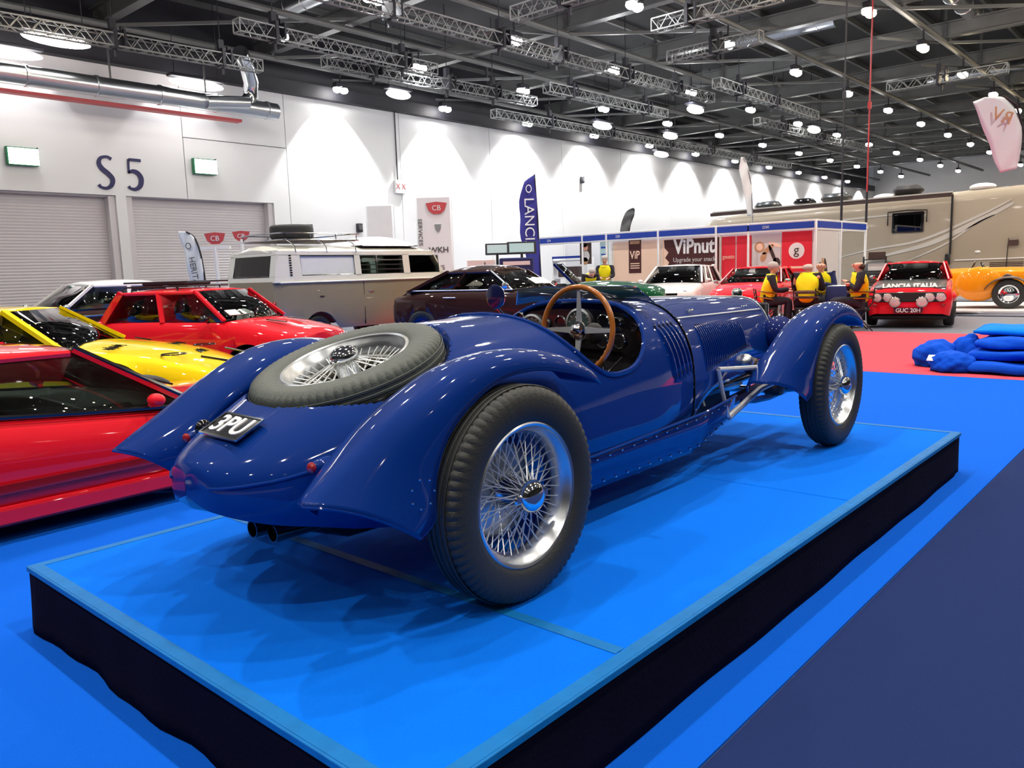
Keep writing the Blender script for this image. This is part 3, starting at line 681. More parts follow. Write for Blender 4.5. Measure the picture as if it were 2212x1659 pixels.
# ---- wire wheels
def tyre_prof(Rr, wd, rr):
    h = wd/2
    return [(rr, -h*.62), (rr+.010, -h*.80), (rr+.035, -h*.98), (Rr-.055, -h*1.0), (Rr-.030, -h*.94), (Rr-.012, -h*.82), (Rr-.004, -h*.66), (Rr-.001, -h*.40), (Rr, -h*.1), (Rr, h*.1),
            (Rr-.001, h*.40), (Rr-.004, h*.66), (Rr-.012, h*.82), (Rr-.030, h*.94), (Rr-.055, h*1.0), (rr+.035, h*.98), (rr+.010, h*.80), (rr, h*.62)]
def wire_wheel(parent, mt, rub='rubber', sgn=-1, name='wheel'):
    Rr, wd, rr = .37, .155, .235
    def md(k, i, r):
        if k % 3 == 0 and i in (4, 5, 6, 11, 12, 13): return r-.007
        return r
    g = MB().lathe(tyre_prof(Rr, wd, rr), 'y', (0, 0, 0), 216, md)
    for hh in (-.035, -.012, .012, .035): g.lathe([(Rr+.0015, hh-.006), (Rr+.0035, hh-.004), (Rr+.0035, hh+.004), (Rr+.0015, hh+.006)], 'y', (0, 0, 0), 96)
    t = g.xf(mt).build(name, M[rub], parent, ang=30)
    # rim: polished, with rolled flanges and a drop centre
    h = .058
    MB().lathe([(.246, -h), (.250, -h-.006), (.244, -h-.010), (.236, -h-.006), (.232, -h+.004), (.222, -h+.014), (.216, -.03), (.206, -.012), (.206, .012), (.216, .03), (.222, h-.014), (.232, h-.004), (.236, h+.006), (.244, h+.010), (.250, h+.006), (.246, h)], 'y', (0, 0, 0), 72, close=True).xf(mt).build('rim', M['alu'], t)
    g = MB(); n = 36
    for k in range(n):      # outer crossed spokes from the hub nose, inner ones from the back flange
        a = 2*PI*k/n; s = 1 if k % 2 else -1
        b = a+s*.5; g.bar((.030*math.cos(b), sgn*.062, .030*math.sin(b)), (.212*math.cos(a), sgn*(-.012), .212*math.sin(a)), .0034)
        a2 = a+PI/n; b2 = a2+s*.25; g.bar((.050*math.cos(b2), sgn*(-.050), .050*math.sin(b2)), (.210*math.cos(a2), sgn*.024, .210*math.sin(a2)), .0034)
    stuff(g.xf(mt).build('spokes', M['spoke'], t, smooth=False, clean=False))
    MB().lathe([(0, .110), (.028, .107), (.047, .096), (.056, .080), (.056, .066), (.044, .058), (.036, .045), (.038, .035), (.055, -.045), (.06, -.06), (0, -.06)], 'y', (0, 0, 0), 28).xf(Matrix.Diagonal((1, sgn, 1, 1))).xf(mt).build('hub', M['chrome'], t)
    g = MB()
    g.box((0, sgn*.074, 0), (.17, .014, .030), None, .006)
    g.xf(mt).build('knock_off_ears', M['chrome'], t)
    return t
for x in (0.0, 2.96):
    for sg in (-1, 1):
        w = wire_wheel(car, Matrix.Translation((x, sg*.69, .3745)), 'rubber', sg)
        MB().lathe([(0, 0), (.15, 0), (.165, .01), (.165, .05), (.10, .06), (0, .06)], 'y', (x, sg*.60-(.03), .372), 32).build('brake_drum', M['alu'], car)
rt = SPN.to_track_quat('Y', 'X').to_matrix().to_4x4()
spw = wire_wheel(car, Matrix.Translation(SPC) @ rt @ Matrix.Rotation(R(20), 4, 'Y'), 'rubber_spare', 1, 'spare_wheel')
MB().lathe([(.375, -.07), (.392, -.05), (.392, -.02), (.380, 0.0)], 'y', (0, 0, 0), 64).xf(Matrix.Translation(SPC) @ rt).build('spare_gap_shade', M['blackgl'], car)  # black ring puts in the shade of the gap round the sunk spare
MB().lathe([(0, -.088), (.30, -.088)], 'y', (0, 0, 0), 48).xf(Matrix.Translation(SPC) @ rt).build('well_floor', M['olive'], car)

# ---- chassis, axles, pipes
for sg in (-1, 1):
    MB().tube([(-.25, sg*.34, .33), (0, sg*.34, .30), (.5, sg*.36, .22), (1.6, sg*.36, .24), (2.4, sg*.27, .30), (3.0, sg*.24, .34), (3.45, sg*.24, .30)], .035, 8).build('chassis_rail', M['bluedk'], car)
    MB().tube([(2.55, sg*.28, .30), (2.75, sg*.28, .27), (2.96, sg*.28, .26), (3.2, sg*.28, .27), (3.42, sg*.28, .31)], .022, 8).build('leaf_spring', M['bluedk'], car)
    # undertray apron with rivets
    rows = [];
    for k in range(19):
        x = .45+k*.095; t = max(0, (k-13)/5)
        rows.append([(x, sg*.505*(1-.12*t), .335+.055*max(0, (x-.7)/1.4)), (x, sg*.50*(1-.14*t), .29), (x, sg*.47*(1-.16*t), .20+.05*t), (x, sg*.43*(1-.2*t), .155+.10*t*t)])
    ap = MB().grid(rows).build('undertray', M['blue'], car, solid=.004)
    MB().tube([(r[0][0], r[0][1]*1.01, r[0][2]+.004) for r in rows], .007, 6).build('seam_bead', M['blue'], ap)
    g = MB()
    for k in range(1, 18):
        for j, dz in ((0, -.018), (2, 0.0)):
            p = rows[k][j]; g.ell((p[0], p[1]+sg*.004, p[2]+dz), (.0065, .005, .0065), 6, 4)
    stuff(g.build('rivets', M['chrome'], ap))
MB().tube([(2.96, -.62, .36), (2.96, -.3, .31), (2.96, 0, .30), (2.96, .3, .31), (2.96, .62, .36)], .024, 10).build('front_axle', M['chrome'], car)
MB().tube([(0, -.62, .372), (0, -.15, .372), (0, 0, .372), (0, .15, .372), (0, .62, .372)], [.035, .045, .11, .045, .035], 12).build('rear_axle', M['bluedk'], car)
B('engine_block', (2.25, 0, .50), (1.2, .34, .34), M['alu'], car, .03); B('sump', (2.3, 0, .30), (.9, .26, .16), M['black'], car, .03)
for k in range(6): MB().tube([(1.85+k*.15, -.16, .60), (1.87+k*.15, -.27, .56), (1.90+k*.15, -.31, .47)], .022, 8).build('exhaust_branch', M['brown'], car)
MB().tube([(2.75, -.31, .46), (1.8, -.31, .42), (1.3, -.2, .28), (.3, -.13, .20), (-.3, -.14, .22), (-.50, -.155, .30)], .030, 12).build('exhaust_pipe', M['blackgl'], car)
for y, z, xe in ((-.135, .315, -.67), (-.205, .305, -.64)):
    MB().lathe([(.026, 0), (.030, 0), (.030, .40), (.026, .40)], 'x', (xe, y, z), 20, close=True).build('exhaust_tip', M['blackgl'], car)
# steering and brake linkages beside the engine
MB().tube([(1.98, -.43, .56), (2.55, -.50, .52)], .014, 8).build('drag_link', M['trim'], car)
MB().tube([(1.98, -.43, .56), (2.01, -.44, .43), (2.06, -.45, .29)], .012, 8).build('drop_arm', M['trim'], car)
MB().tube([(2.06, -.45, .285), (2.42, -.47, .40), (2.7, -.50, .44)], .018, 8).build('torque_arm', M['trim'], car)
MB().tube([(1.80, -.40, .53), (1.82, -.41, .44), (1.84, -.42, .38)], .008, 6).build('brake_rod', M['trim'], car)
MB().tube([(1.70, -.39, .52), (2.2, -.38, .47)], .009, 6).build('brake_cable', M['trim'], car)
MB().ell((2.45, -.36, .55), (.06, .05, .05)).build('steering_box', M['alu'], car); MB().ell((2.62, -.33, .50), (.05, .05, .06)).build('dynamo', M['brown'], car)
MB().lathe([(0, .0), (.05, .01), (.06, .05), (.06, .10), (0, .11)], 'y', (2.68, -.5, .38), 16).build('damper', M['brown'], car)
for sg in (-1, 1):
    h = MB().lathe([(0, -.14), (.05, -.13), (.09, -.10), (.115, -.05), (.12, 0), (.125, .01), (.118, .02)], 'x', (3.06, sg*.30, .66), 28).build('headlight', M['bluedk'], car)
    MB().lathe([(.118, .0), (.08, .02), (0, .03)], 'x', (3.07, sg*.30, .66), 24).build('headlight_lens', M['chrome'], h)
    MB().tube([(3.06, sg*.30, .54), (3.05, sg*.26, .42)], .014).build('headlight_stalk', M['chrome'], h)
MB().tube([(3.06, -.30, .74), (3.06, 0, .76), (3.06, .30, .74)], .010).build('badge_bar', M['chrome'], car)
# tail lamps and reflectors
for sg in (-1, 1):
    p = Vector((-.60, sg*.40, .545)); tl = MB().ell(p+Vector((.05, 0, 0)), (.06, .026, .026), 14, 8).build('tail_lamp', M['blue'], car)
    MB().ell(p+Vector((-.006, 0, 0)), (.014, .018, .018), 14, 8).build('lens', M['redlens'], tl)
MB().ell((-.55, .37, .575), (.035, .02, .035)).build('filler_cap', M['blackgl'], car)
# tail moulding round the boot lip
pts = []
for k in range(25):
    a = -PI/2+PI*k/24; x = -.40-.41*math.cos(a)**.8; yy = .43*math.sin(a)
    w_, zt, zw, zb, n = lerpt(BT, x); a2 = R(14); pts.append((x, (w_*math.cos(a2)**(2/n)+.003)*(1 if yy > 0 else -1) if abs(k-12) > 1 else yy, zw+(zt-zw)*math.sin(a2)**(2/n)))
MB().tube(pts[:11], .006, 6).build('tail_moulding', M['blue'], car); MB().tube(pts[14:], .006, 6).build('tail_moulding', M['blue'], car)
# number plate 3PU on the tail
def tailz(x, y):
    w_, zt, zw, zb, n = lerpt(BT, x); c_ = min(.999, abs(y)/w_)**(n/2); return zw+(zt-zw)*math.sqrt(max(0, 1-c_*c_))**(2/n)
pc = Vector((-.645, -.018, 0)); pc.z = tailz(pc.x, pc.y)
du = Vector((0, -1, (tailz(pc.x, pc.y-.03)-tailz(pc.x, pc.y+.03))/.06)).normalized(); dv = Vector((1, 0, (tailz(pc.x+.03, pc.y)-tailz(pc.x-.03, pc.y))/.06)).normalized()
F_ = frame(pc+du.cross(dv)*.011, du, dv)
pl = MB().box((0, 0, 0), (.225, .112, .006), None, .003).xf(F_).build('number_plate', M['blackgl'], car); 
g = MB()
for a, b in (((-.117, -.057), (.117, -.057)), ((.117, -.057), (.117, .057)), ((.117, .057), (-.117, .057)), ((-.117, .057), (-.117, -.057))): g.bar((a[0], a[1], .003), (b[0], b[1], .003), .008, .006)
g.xf(F_).build('plate_frame', M['chrome'], pl, smooth=False)
text('plate_characters', '3PU', .115, M['white'], pl, F_ @ Matrix.Translation((0, 0, .005)), .002, 1.0, .002)

# ================================================================== OTHER CARS: shared builder
def wheel_simple(parent, x, y, r, wd, hubm, sg, style='disc'):
    t = MB().lathe(tyre_prof(r, wd, r*.62), 'y', (x, y, r), 40).build('wheel', M['rubber'], parent, ang=40)
    g = MB().lathe([(r*.63, sg*wd*.40), (r*.60, sg*wd*.44), (r*.56, sg*wd*.36), (r*.50, sg*wd*.26), (r*.30, sg*wd*.30), (r*.22, sg*wd*.40), (0, sg*wd*.42)], 'y', (x, y, r), 28); g.build('hubcap', hubm, t)
    MB().lathe([(0, 0), (r*.62, 0)], 'y', (x, y-sg*wd*.2, r), 28).build('wheel_back', M['black'], t)
    return t
def car_body(parent, tab, zb, axles, r_arch, m, nx=64, name='body', crown=.02):
    """tab rows: x, half width, shoulder z.  Lower edge rises over the wheels."""
    global LAST
    LAST = (tab, crown); x0, x1 = tab[0][0], tab[-1][0]
    xs = [x0+(x1-x0)*k/nx for k in range(nx+1)]
    for a in axles: xs += [a+r_arch*math.cos(PI*k/12) for k in range(13)]
    xs = sorted(set(round(v, 4) for v in xs if x0 <= v <= x1)); rows = []
    for x in xs:
        w_, zs = lerpt(tab, x)[:2]; e = min(1, min(x-x0, x1-x)/.16); e = .55+.45*math.sqrt(max(0, 1-(1-e)**2)); b = zb+.10*(1-e); za = b
        for a in axles:
            d = abs(x-a)
            if d < r_arch: za = max(za, r_arch*.92+math.sqrt(max(0, r_arch**2-d*d))*1.0-.02)
        za = min(za, zs-.06); W = w_*(.80+.20*e)
        h = [(x, W*.95, za), (x, W*.985, max(za, b+(zs-b)*.30)), (x, W, max(za+.005, b+(zs-b)*.55)), (x, W*.985, max(za+.01, zs-.14)), (x, W*.95, zs-.05), (x, W*.88, zs-.012), (x, W*.72, zs), (x, W*.36, zs+crown*.8), (x, 0, zs+crown)]
        rows.append(h+[(p[0], -p[1], p[2]) for p in reversed(h[:-1])])
    g = MB().grid(rows)
    for rr in (rows[0], rows[-1]): g.add(rr, [tuple(range(len(rr)))])
    o = g.build(name, m, parent, ang=50)
    # dark wheel boxes and floor so nothing shows through the arches
    wmin = min(t[1] for t in tab if x0+.3 < t[0] < x1-.3)
    f = MB().box(((x0+x1)/2, 0, zb+.07), (x1-x0-.5, wmin*1.2, .12)); f.build('underbody', M['black'], parent)
    return o
def greenhouse(parent, xb, xr, zb, zr, wb, wr, pill, m, gl='glass', pw=.055, dome=.05, frontrake=0.0, wsm=None, glz=0.0):
    """xb=(rear,front) at the belt, xr=(rear,front) at the roof; pill = fractions of the side pillars between"""
    tb_, cr_ = LAST
    MB().grid([[(x, u*(wb-.02), lerpt(tb_, x)[1]+cr_*(1-abs(u))+.012) for u in (-1, -.8, -.6, -.3, 0, .3, .6, .8, 1)] for x in [xb[0]+.03+(xb[1]-xb[0]-.02)*k/16 for k in range(17)]]).build('cabin_trim', M['black'], parent)
    # roof
    rows = []; N = 10
    for i in range(N+1):
        t = i/N; x = xr[0]+(xr[1]-xr[0])*t; e = math.sin(PI*min(max(t, 0), 1))**.5; row = []
        for j in range(13):
            u = -1+2*j/12; y = wr*u; z = zr+dome*(1-abs(u)**3)*(.35+.65*e)
            xx = x+(.07*(1-u*u)*(1 if t > .5 else -1)*abs(2*t-1))
            row.append((xx, y, z))
        rows.append(row)
    MB().grid(rows).build('roof', m, parent, solid=.035, ang=60)
    def seg(a, b, w0, nm): MB().bar(a, b, w0, w0*.7).build(nm, m, parent, smooth=False)
    for sg in (-1, 1):
        seg((xb[1], sg*wb, zb), (xr[1], sg*wr, zr+.01), pw*.8, 'windscreen_pillar'); seg((xb[0], sg*wb, zb), (xr[0], sg*wr, zr+.01), pw*1.7, 'rear_pillar')
        MB().tube([(xr[0]+.02, sg*wr, zr-.01), (xr[1]-.02, sg*wr, zr-.01)], .022, 6).build('gutter', m, parent)
        fr = [0]+list(pill)+[1]
        for k in range(len(fr)-1):
            a, b = fr[k], fr[k+1]
            pb = lambda f: (xb[0]+(xb[1]-xb[0])*f, sg*(wb-.012), zb-.02); pt = lambda f: (xr[0]+(xr[1]-xr[0])*f, sg*(wr-.006), zr)
            MB().grid([[pb(a), pb(b)], [pt(a), pt(b)]]).build('side_window', M[gl], parent, solid=.006)
            if k: seg((xb[0]+(xb[1]-xb[0])*a, sg*wb, zb-.02), (xr[0]+(xr[1]-xr[0])*a, sg*wr, zr), pw, 'door_pillar')
    for f, nm in ((1, 'windscreen'), (0, 'rear_window')):
        rows = []
        for i in range(3):
            t = i/2; row = []
            for j in range(9):
                u = -1+2*j/8; cv = .10*(1-u*u)*(1 if f else -1)
                xx = (xb[f]*(1-t)+xr[f]*t)+cv; row.append((xx, u*(wb*(1-t)+wr*t-.03), (zb-.02)*(1-t)+(zr+.01)*t))
            rows.append(row)
        MB().grid(rows).build(nm, M[gl if (f or not wsm) else wsm], parent, solid=.006)
    return
def seats(parent, xs_, z, w, m='leather', s=1.0):
    for x in xs_:
        for y in (-w, w):
            MB().box((x-.20, y, z+.28), (.14, .42*s, .55), Matrix.Rotation(R(-14), 3, 'Y'), .05).build('seat', M[m], parent)
            MB().box((x-.28, y, z+.62), (.09, .22*s, .17), None, .035).build('headrest', M[m], parent)
def steer(parent, x, y, z, r=.18, m='blackgl'):
    ax = Vector((1, 0, -.45)).normalized(); u = Vector((0, 1, 0)); v = ax.cross(u)
    MB().tube([Vector((x, y, z))+(u*math.cos(2*PI*k/24)+v*math.sin(2*PI*k/24))*r for k in range(24)], .014, 6, closed=True).build('steering_wheel', M[m], parent)
def lampd(parent, x, y, z, r, m='chrome', nm='headlamp', dx=.05):
    o = MB().lathe([(r*1.12, -dx), (r*1.15, 0), (r, .012), (r*.9, .0)], 'x', (x, y, z), 22).build(nm, M[m], parent)
    MB().lathe([(r*.96, .004), (r*.8, .012), (r*.45, .012), (r*.4, .018), (0, .020)], 'x', (x, y, z), 20).build('lamp_glass', M['lensw'], o)
    return o
M['lensw'] = mat('headlamp_glass', (0.72, 0.62, 0.60), 0.15, 0.2, coat=1.0, var=0.2, vscale=30)
def mirror(parent, x, y, z, m, sg):
    MB().ell((x, y+sg*.08, z), (.05, .07, .042), 12, 8).build('door_mirror', m, parent); MB().bar((x, y, z-.05), (x, y+sg*.08, z), .03).build('mirror_arm', m, parent)

# ---- low red sports coupe, nearest at the left
c = thing('sports_coupe', 'low wedge shaped red sports coupe at the left edge, nearest the platform', 'car', (.55, 5.75, 0), R(2))
tab = [(-2.0, .70, .80), (-1.6, .86, .84), (-.8, .93, .79), (0, .95, .725), (.6, .95, .675), (1.2, .95, .62), (1.8, .94, .575), (2.3, .93, .56), (2.9, .90, .53), (3.3, .80, .45), (3.5, .62, .38)]
car_body(c, tab, .16, (-1.15, 2.35), .37, M['red'], 80)
greenhouse(c, (-.9, 1.95), (.05, 1.26), .53, .975, .87, .60, (.40,), M['red'], pw=.045, dome=.045)
B('interior_floor', (.3, 0, .30), (2.4, 1.4, .3), M['black'], c, .05); MB().box((1.35, 0, .56), (.5, 1.4, .14), None, .05).build('dashboard', M['black'], c)
MB().box((-.78, 0, .62), (.10, 1.3, .35), None, .04).build('rear_bulkhead', M['black'], c)
seats(c, (.35,), .22, .38, 'leather', 1.05); steer(c, .98, .36, .62)
for y in (-.38, .38): MB().box((.05, y, .86), (.05, .20, .15), None, .03).build('headrest_pad', M['redlens'], c)
for sg in (-1, 1):
    mirror(c, 1.58, sg*.86, .66, M['red'], sg)
    for x in (-1.15, 2.35): wheel_simple(c, x, sg*.84, .31, .22, M['alu'], sg)
    MB().bar((-.75, sg*.955, .30), (1.88, sg*.955, .30), .02, .05).build('sill_strip', M['redlens'], c)
    MB().box((.57, sg*.925, .145), (2.75, .05, .11), None, .02).build('sill', M['red'], c)
    MB().tube([(-.7, sg*.89, .775), (0, sg*.89, .74), (.6, sg*.885, .69), (1.2, sg*.88, .635), (1.8, sg*.87, .59)], .014, 6).build('belt_seal', M['blackgl'], c)
MB().tube([(1.95, -.87, .56), (1.26, -.60, 1.0)], .02, 6).build('screen_trim', M['blackgl'], c)
MB().bar((2.02, -.3, .66), (1.55, -.10, .84), .014).build('wiper', M['black'], c)
B('headlamp_cover', (3.05, -.6, .57), (.3, .34, .02), M['red'], c, .008); B('headlamp_cover', (3.05, .6, .57), (.3, .34, .02), M['red'], c, .008)

# ---- yellow sports car behind it
c = thing('sports_coupe', 'bright yellow sports coupe with black signatures scrawled on its bonnet', 'car', (2.37, 9.25, 0), R(-42))
tab = [(-2.0, .72, .80), (-1.5, .86, .84), (-.8, .90, .84), (0, .90, .82), (.6, .90, .80), (1.1, .90, .775), (1.5, .90, .74), (1.9, .87, .68), (2.2, .80, .60), (2.45, .68, .51), (2.6, .5, .44)]
car_body(c, tab, .17, (-1.2, 1.55), .36, M['yellow'], 80, crown=.05)
greenhouse(c, (-1.0, 1.14), (-.35, .58), .79, 1.14, .80, .58, (.5,), M['yellow'], 'glass', pw=.075, dome=.045)
B('interior_floor', (0, 0, .40), (1.9, 1.4, .3), M['black'], c, .05); MB().box((.75, 0, .72), (.45, 1.3, .12), None, .05).build('dashboard', M['black'], c); seats(c, (.1,), .30, .36, 'black'); steer(c, .45, .34, .78)
for sg in (-1, 1):
    
    for x in (-1.2, 1.55): wheel_simple(c, x, sg*.80, .31, .22, M['alu'], sg)
    MB().tube([(2.28, sg*.48, .655), (2.52, sg*.44, .60)], .012, 6).build('lamp_slot', M['blackgl'], c)
    MB().lathe([(.10, 0), (.115, .01), (.12, 0)], 'z', (2.05, sg*.55, .69), 20).build('headlamp_ring', M['blackgl'], c)
MB().box((1.55, .15, .807), (.16, .03, .012), Matrix.Rotation(R(12), 3, 'Y'), .003).build('bonnet_vent', M['blackgl'], c)
for k in range(3): MB().box((-.02+.02*k, -.28+.26*k, 1.19), (.18, .20, .008), None, .002).build('roof_sticker', M['white'], c)
g = MB(); g.tube([(1.45-.01*k, -.34+.028*k, .815+.002*math.sin(k)-.001*k*0) for k in range(2)], .003)
def sign(cx, cy, s, seed):
    rr = random.Random(seed); pts = []
    for k in range(26):
        t = k/25; x = cx+s*.25*math.sin(k*2.1+rr.random())*rr.uniform(.3, 1); y = cy+s*(t-.5)
        w_, zs = lerpt(tab, x)[:2]; pts.append((x, y, zs+.05*(1-min(1, abs(y)/w_)**2)*.92+.007))
    return MB().tube(pts, .003, 4).build('signature', M['blackgl'], c)
sign(1.5, -.50, .36, 1); sign(1.85, .30, .34, 2); sign(2.15, .05, .26, 3)

# ---- red boxy saloon with roof rack
c = thing('small_saloon', 'small boxy red saloon with a black roof rack and white papers in the windscreen', 'car', (4.9, 10.4, 0), R(-64))
tab = [(-.9, .64, .84), (-.7, .70, .90), (-.2, .73, .91), (.4, .73, .91), (1.1, .73, .90), (1.5, .72, .87), (1.9, .71, .79), (2.15, .68, .735), (2.28, .60, .69)]
car_body(c, tab, .20, (-.40, 1.62), .33, M['red'], 60)
greenhouse(c, (-.45, 1.30), (-.22, .85), .90, 1.25, .67, .57, (.50,), M['red'], 'glassdk' if False else 'glass', pw=.06, dome=.05)
B('interior_floor', (.3, 0, .45), (1.9, 1.2, .3), M['black'], c, .05); seats(c, (.45, -.35), .35, .30, 'olive'); MB().box((1.0, 0, .82), (.35, 1.25, .12), None, .04).build('dashboard', M['olive'], c); steer(c, .8, .30, .88)
for y in (-.30, -.02): B('windscreen_paper', (1.255, y-.12, .985), (.012, .22, .10), M['white'], c, .002, Matrix.Rotation(R(-52), 3, 'Y'))
for sg in (-1, 1):
    for x in (-.40, 1.62): wheel_simple(c, x, sg*.64, .28, .15, M['alu'], sg)
    mirror(c, 1.12, sg*.72, .93, M['blackgl'], sg); lampd(c, 2.26, sg*.5, .58, .085)
    MB().box((2.26, sg*.60, .62), (.03, .10, .07), None, .01).build('indicator', M['white'], c)
    MB().box((1.75, sg*.25, .868), (.28, .05, .01), Matrix.Rotation(R(7), 3, 'Y'), .003).build('bonnet_grille', M['blackgl'], c)
MB().box((2.28, 0, .38), (.06, 1.3, .10), None, .02).build('bumper', M['chrome'], c)
g = thing('roof_rack', 'flat black roof rack loaded with straps on the red boxy saloon', 'roof rack', (4.93, 10.22, 1.305), R(-64)); g.scale = (.8, .8, .8)
for y in (-.52, .52):
    for z in (.03, .10): MB().tube([(-.55, y, z), (.62, y, z)], .014, 6).build('side_rail', M['black'], g)
for k in range(9): MB().tube([(-.55+k*.146, -.52, .03), (-.55+k*.146, .52, .03)], .010, 6).build('slat', M['black'], g)
for x in (-.4, .45):
    for y in (-.52, .52): MB().tube([(x, y, .03), (x, y*1.05, -.06)], .012, 6).build('foot', M['black'], g)
MB().box((-.05, .1, .075), (.8, .7, .06), None, .02).build('folded_strap', M['dkcloth'], g)

# ---- white roofed classic saloon at the back left
c = thing('classic_saloon', 'classic saloon with white roof, maroon flanks and chrome trim behind the yellow coupe', 'car', (5.45, 13.7, 0), PI)
tab = [(-2.1, .66, .86), (-1.6, .80, .95), (-.6, .84, 1.0), (.2, .84, 1.0), (.9, .83, .99), (1.5, .80, .95), (2.0, .74, .88), (2.15, .6, .80)]
car_body(c, tab, .25, (-1.3, 1.3), .38, M['maroon'], 60); greenhouse(c, (-1.05, .95), (-.65, .45), 1.0, 1.36, .74, .60, (.5,), M['whitep'], 'glass', pw=.06, dome=.09)
MB().box((0, 0, .55), (2.2, 1.3, .4), None, .05).build('interior_floor', M['black'], c); seats(c, (.4, -.5), .45, .34, 'leather'); steer(c, .6, .33, 1.0)
for sg in (-1, 1):
    for x in (-1.3, 1.3): wheel_simple(c, x, sg*.74, .33, .16, M['chrome'], sg)
    MB().tube([(-1.9, sg*.83, .88), (0, sg*.865, .93), (1.9, sg*.79, .87)], .016, 6).build('chrome_strip', M['chrome'], c)
    lampd(c, 2.1, sg*.55, .72, .09); mirror(c, .95, sg*.80, 1.05, M['chrome'], sg)
    MB().box((1.75, sg*.55, .93), (.6, .22, .06), None, .03).build('wing_top', M['whitep'], c)
MB().box((1.5, 0, .985), (.9, .9, .02), Matrix.Rotation(R(5), 3, 'Y'), .01).build('bonnet', M['whitep'], c)
MB().box((2.16, 0, .45), (.08, 1.5, .12), None, .04).build('bumper', M['chrome'], c)
c = thing('open_tourer', 'dark vintage tourer with upright windscreen cut off by the left edge', 'car', (1.3, 15.2, 0), PI)
tab = [(-1.9, .6, .9), (-1.0, .72, 1.02), (0, .74, 1.02), (.6, .70, 1.06), (1.2, .5, 1.05), (1.9, .36, 1.0)]
car_body(c, tab, .35, (-1.2, 1.5), .36, M['bluedk'], 50)
for sg in (-1, 1):
    for x in (-1.2, 1.5): wheel_simple(c, x, sg*.68, .34, .13, M['chrome'], sg)
    MB().tube([(.52, sg*.6, 1.05), (.42, sg*.6, 1.42)], .02).build('screen_post', M['chrome'], c)
    MB().lathe([(0, -.12), (.08, -.08), (.11, 0), (.10, .02), (0, .03)], 'x', (1.8, sg*.42, 1.0), 20).build('headlamp', M['chrome'], c)
MB().box((.47, 0, 1.24), (.01, 1.16, .34), Matrix.Rotation(R(-14), 3, 'Y')).build('windscreen', M['glass'], c)
MB().tube([(.41, -.6, 1.42), (.41, .6, 1.42)], .016).build('screen_top_rail', M['chrome'], c)

# ---- camper van
c = thing('camper_van', 'old two-tone camper van, white above and taupe below, with a pop-up roof', 'van', (8.15, 13.0, 0), 0)
L_, Wd = 4.35, 1.75
vm = [(.0, 0), ]
rows_u, rows_l = [], []
def vsec(x, lower):
    e0 = min(1, (x+.001)/.30); e1 = min(1, (L_-x+.001)/.38); k0 = 1-(1-e0)**2; k1 = 1-(1-e1)**2
    wv = (Wd/2)*(.90+.10*k0)*(.86+.14*k1); top = 1.96-.10*(1-k0)-.13*(1-k1); 
    ins = .0
    if lower: h = [(wv*.93, .38), (wv*.99, .52), (wv, .85), (wv*.995, 1.20), (wv*.975, 1.32)]
    else: h = [(wv*.975, 1.32), (wv*.955, 1.40), (wv*.90, 1.82), (wv*.86, 1.86), (wv*.84, 1.90), (wv*.70, top), (wv*.35, top+.05), (0, top+.065)]
    return h
for k in range(41):
    x = L_*k/40; 
    h = vsec(x, True); sh = -.10*max(0, 0); z0 = [p for p in h]
    r_ = [(x, p[0], max(p[1], .33+math.sqrt(max(0, .40**2-min(abs(x-.95), abs(x-3.25), .40)**2)) if min(abs(x-.95), abs(x-3.25)) < .40 else p[1])) for p in h]
    rows_l.append([(a, b+Wd/2, cc) for a, b, cc in r_]+[(a, -b+Wd/2, cc) for a, b, cc in reversed(r_)])
g = MB().grid(rows_l)
for rr in (rows_l[0], rows_l[-1]): g.add(rr, [tuple(range(len(rr)))])
g.build('lower_body', M['taupe'], c, ang=50)
# roof shell and upper corners
rows_u = []
for k in range(41):
    x = L_*k/40; h = [p for p in vsec(x, False)[3:]]; xo = .10+(x-.0)*(L_-.42)/L_
    r_ = [(xo, p[0], p[1]) for p in h]; rows_u.append([(a, b+Wd/2, cc) for a, b, cc in r_]+[(a, -b+Wd/2, cc) for a, b, cc in reversed(r_[:-1])])
g = MB().grid(rows_u)
for rr in (rows_u[0], rows_u[-1]): g.add(rr, [tuple(range(len(rr)))])
g.build('roof', M['cream'], c, ang=50)
yn = 0.028; SL = .062   # near side plane: y = yn at belt, leaning in by SL to the gutter
def vpan(x0, x1, z0, z1, nm='upper_panel', m='cream', par=c, d=0.0, sg=-1):
    def yy(z): t = (z-1.32)/.54; v = yn+SL*t-d; return v if sg < 0 else Wd-v
    def xx(x, z): t = (z-1.32)/.54; return x+(.10*t if x < .05 else (-.34*t if x > L_-.05 else 0))
    return MB().grid([[(xx(x0, z0), yy(z0), z0), (xx(x1, z0), yy(z0), z0)], [(xx(x0, z1), yy(z1), z1), (xx(x1, z1), yy(z1), z1)]]).build(nm, M[m], par, smooth=False, solid=.03, off=0)
wins = [(.60, 1.85), (2.0, 3.12), (3.30, 4.15)]
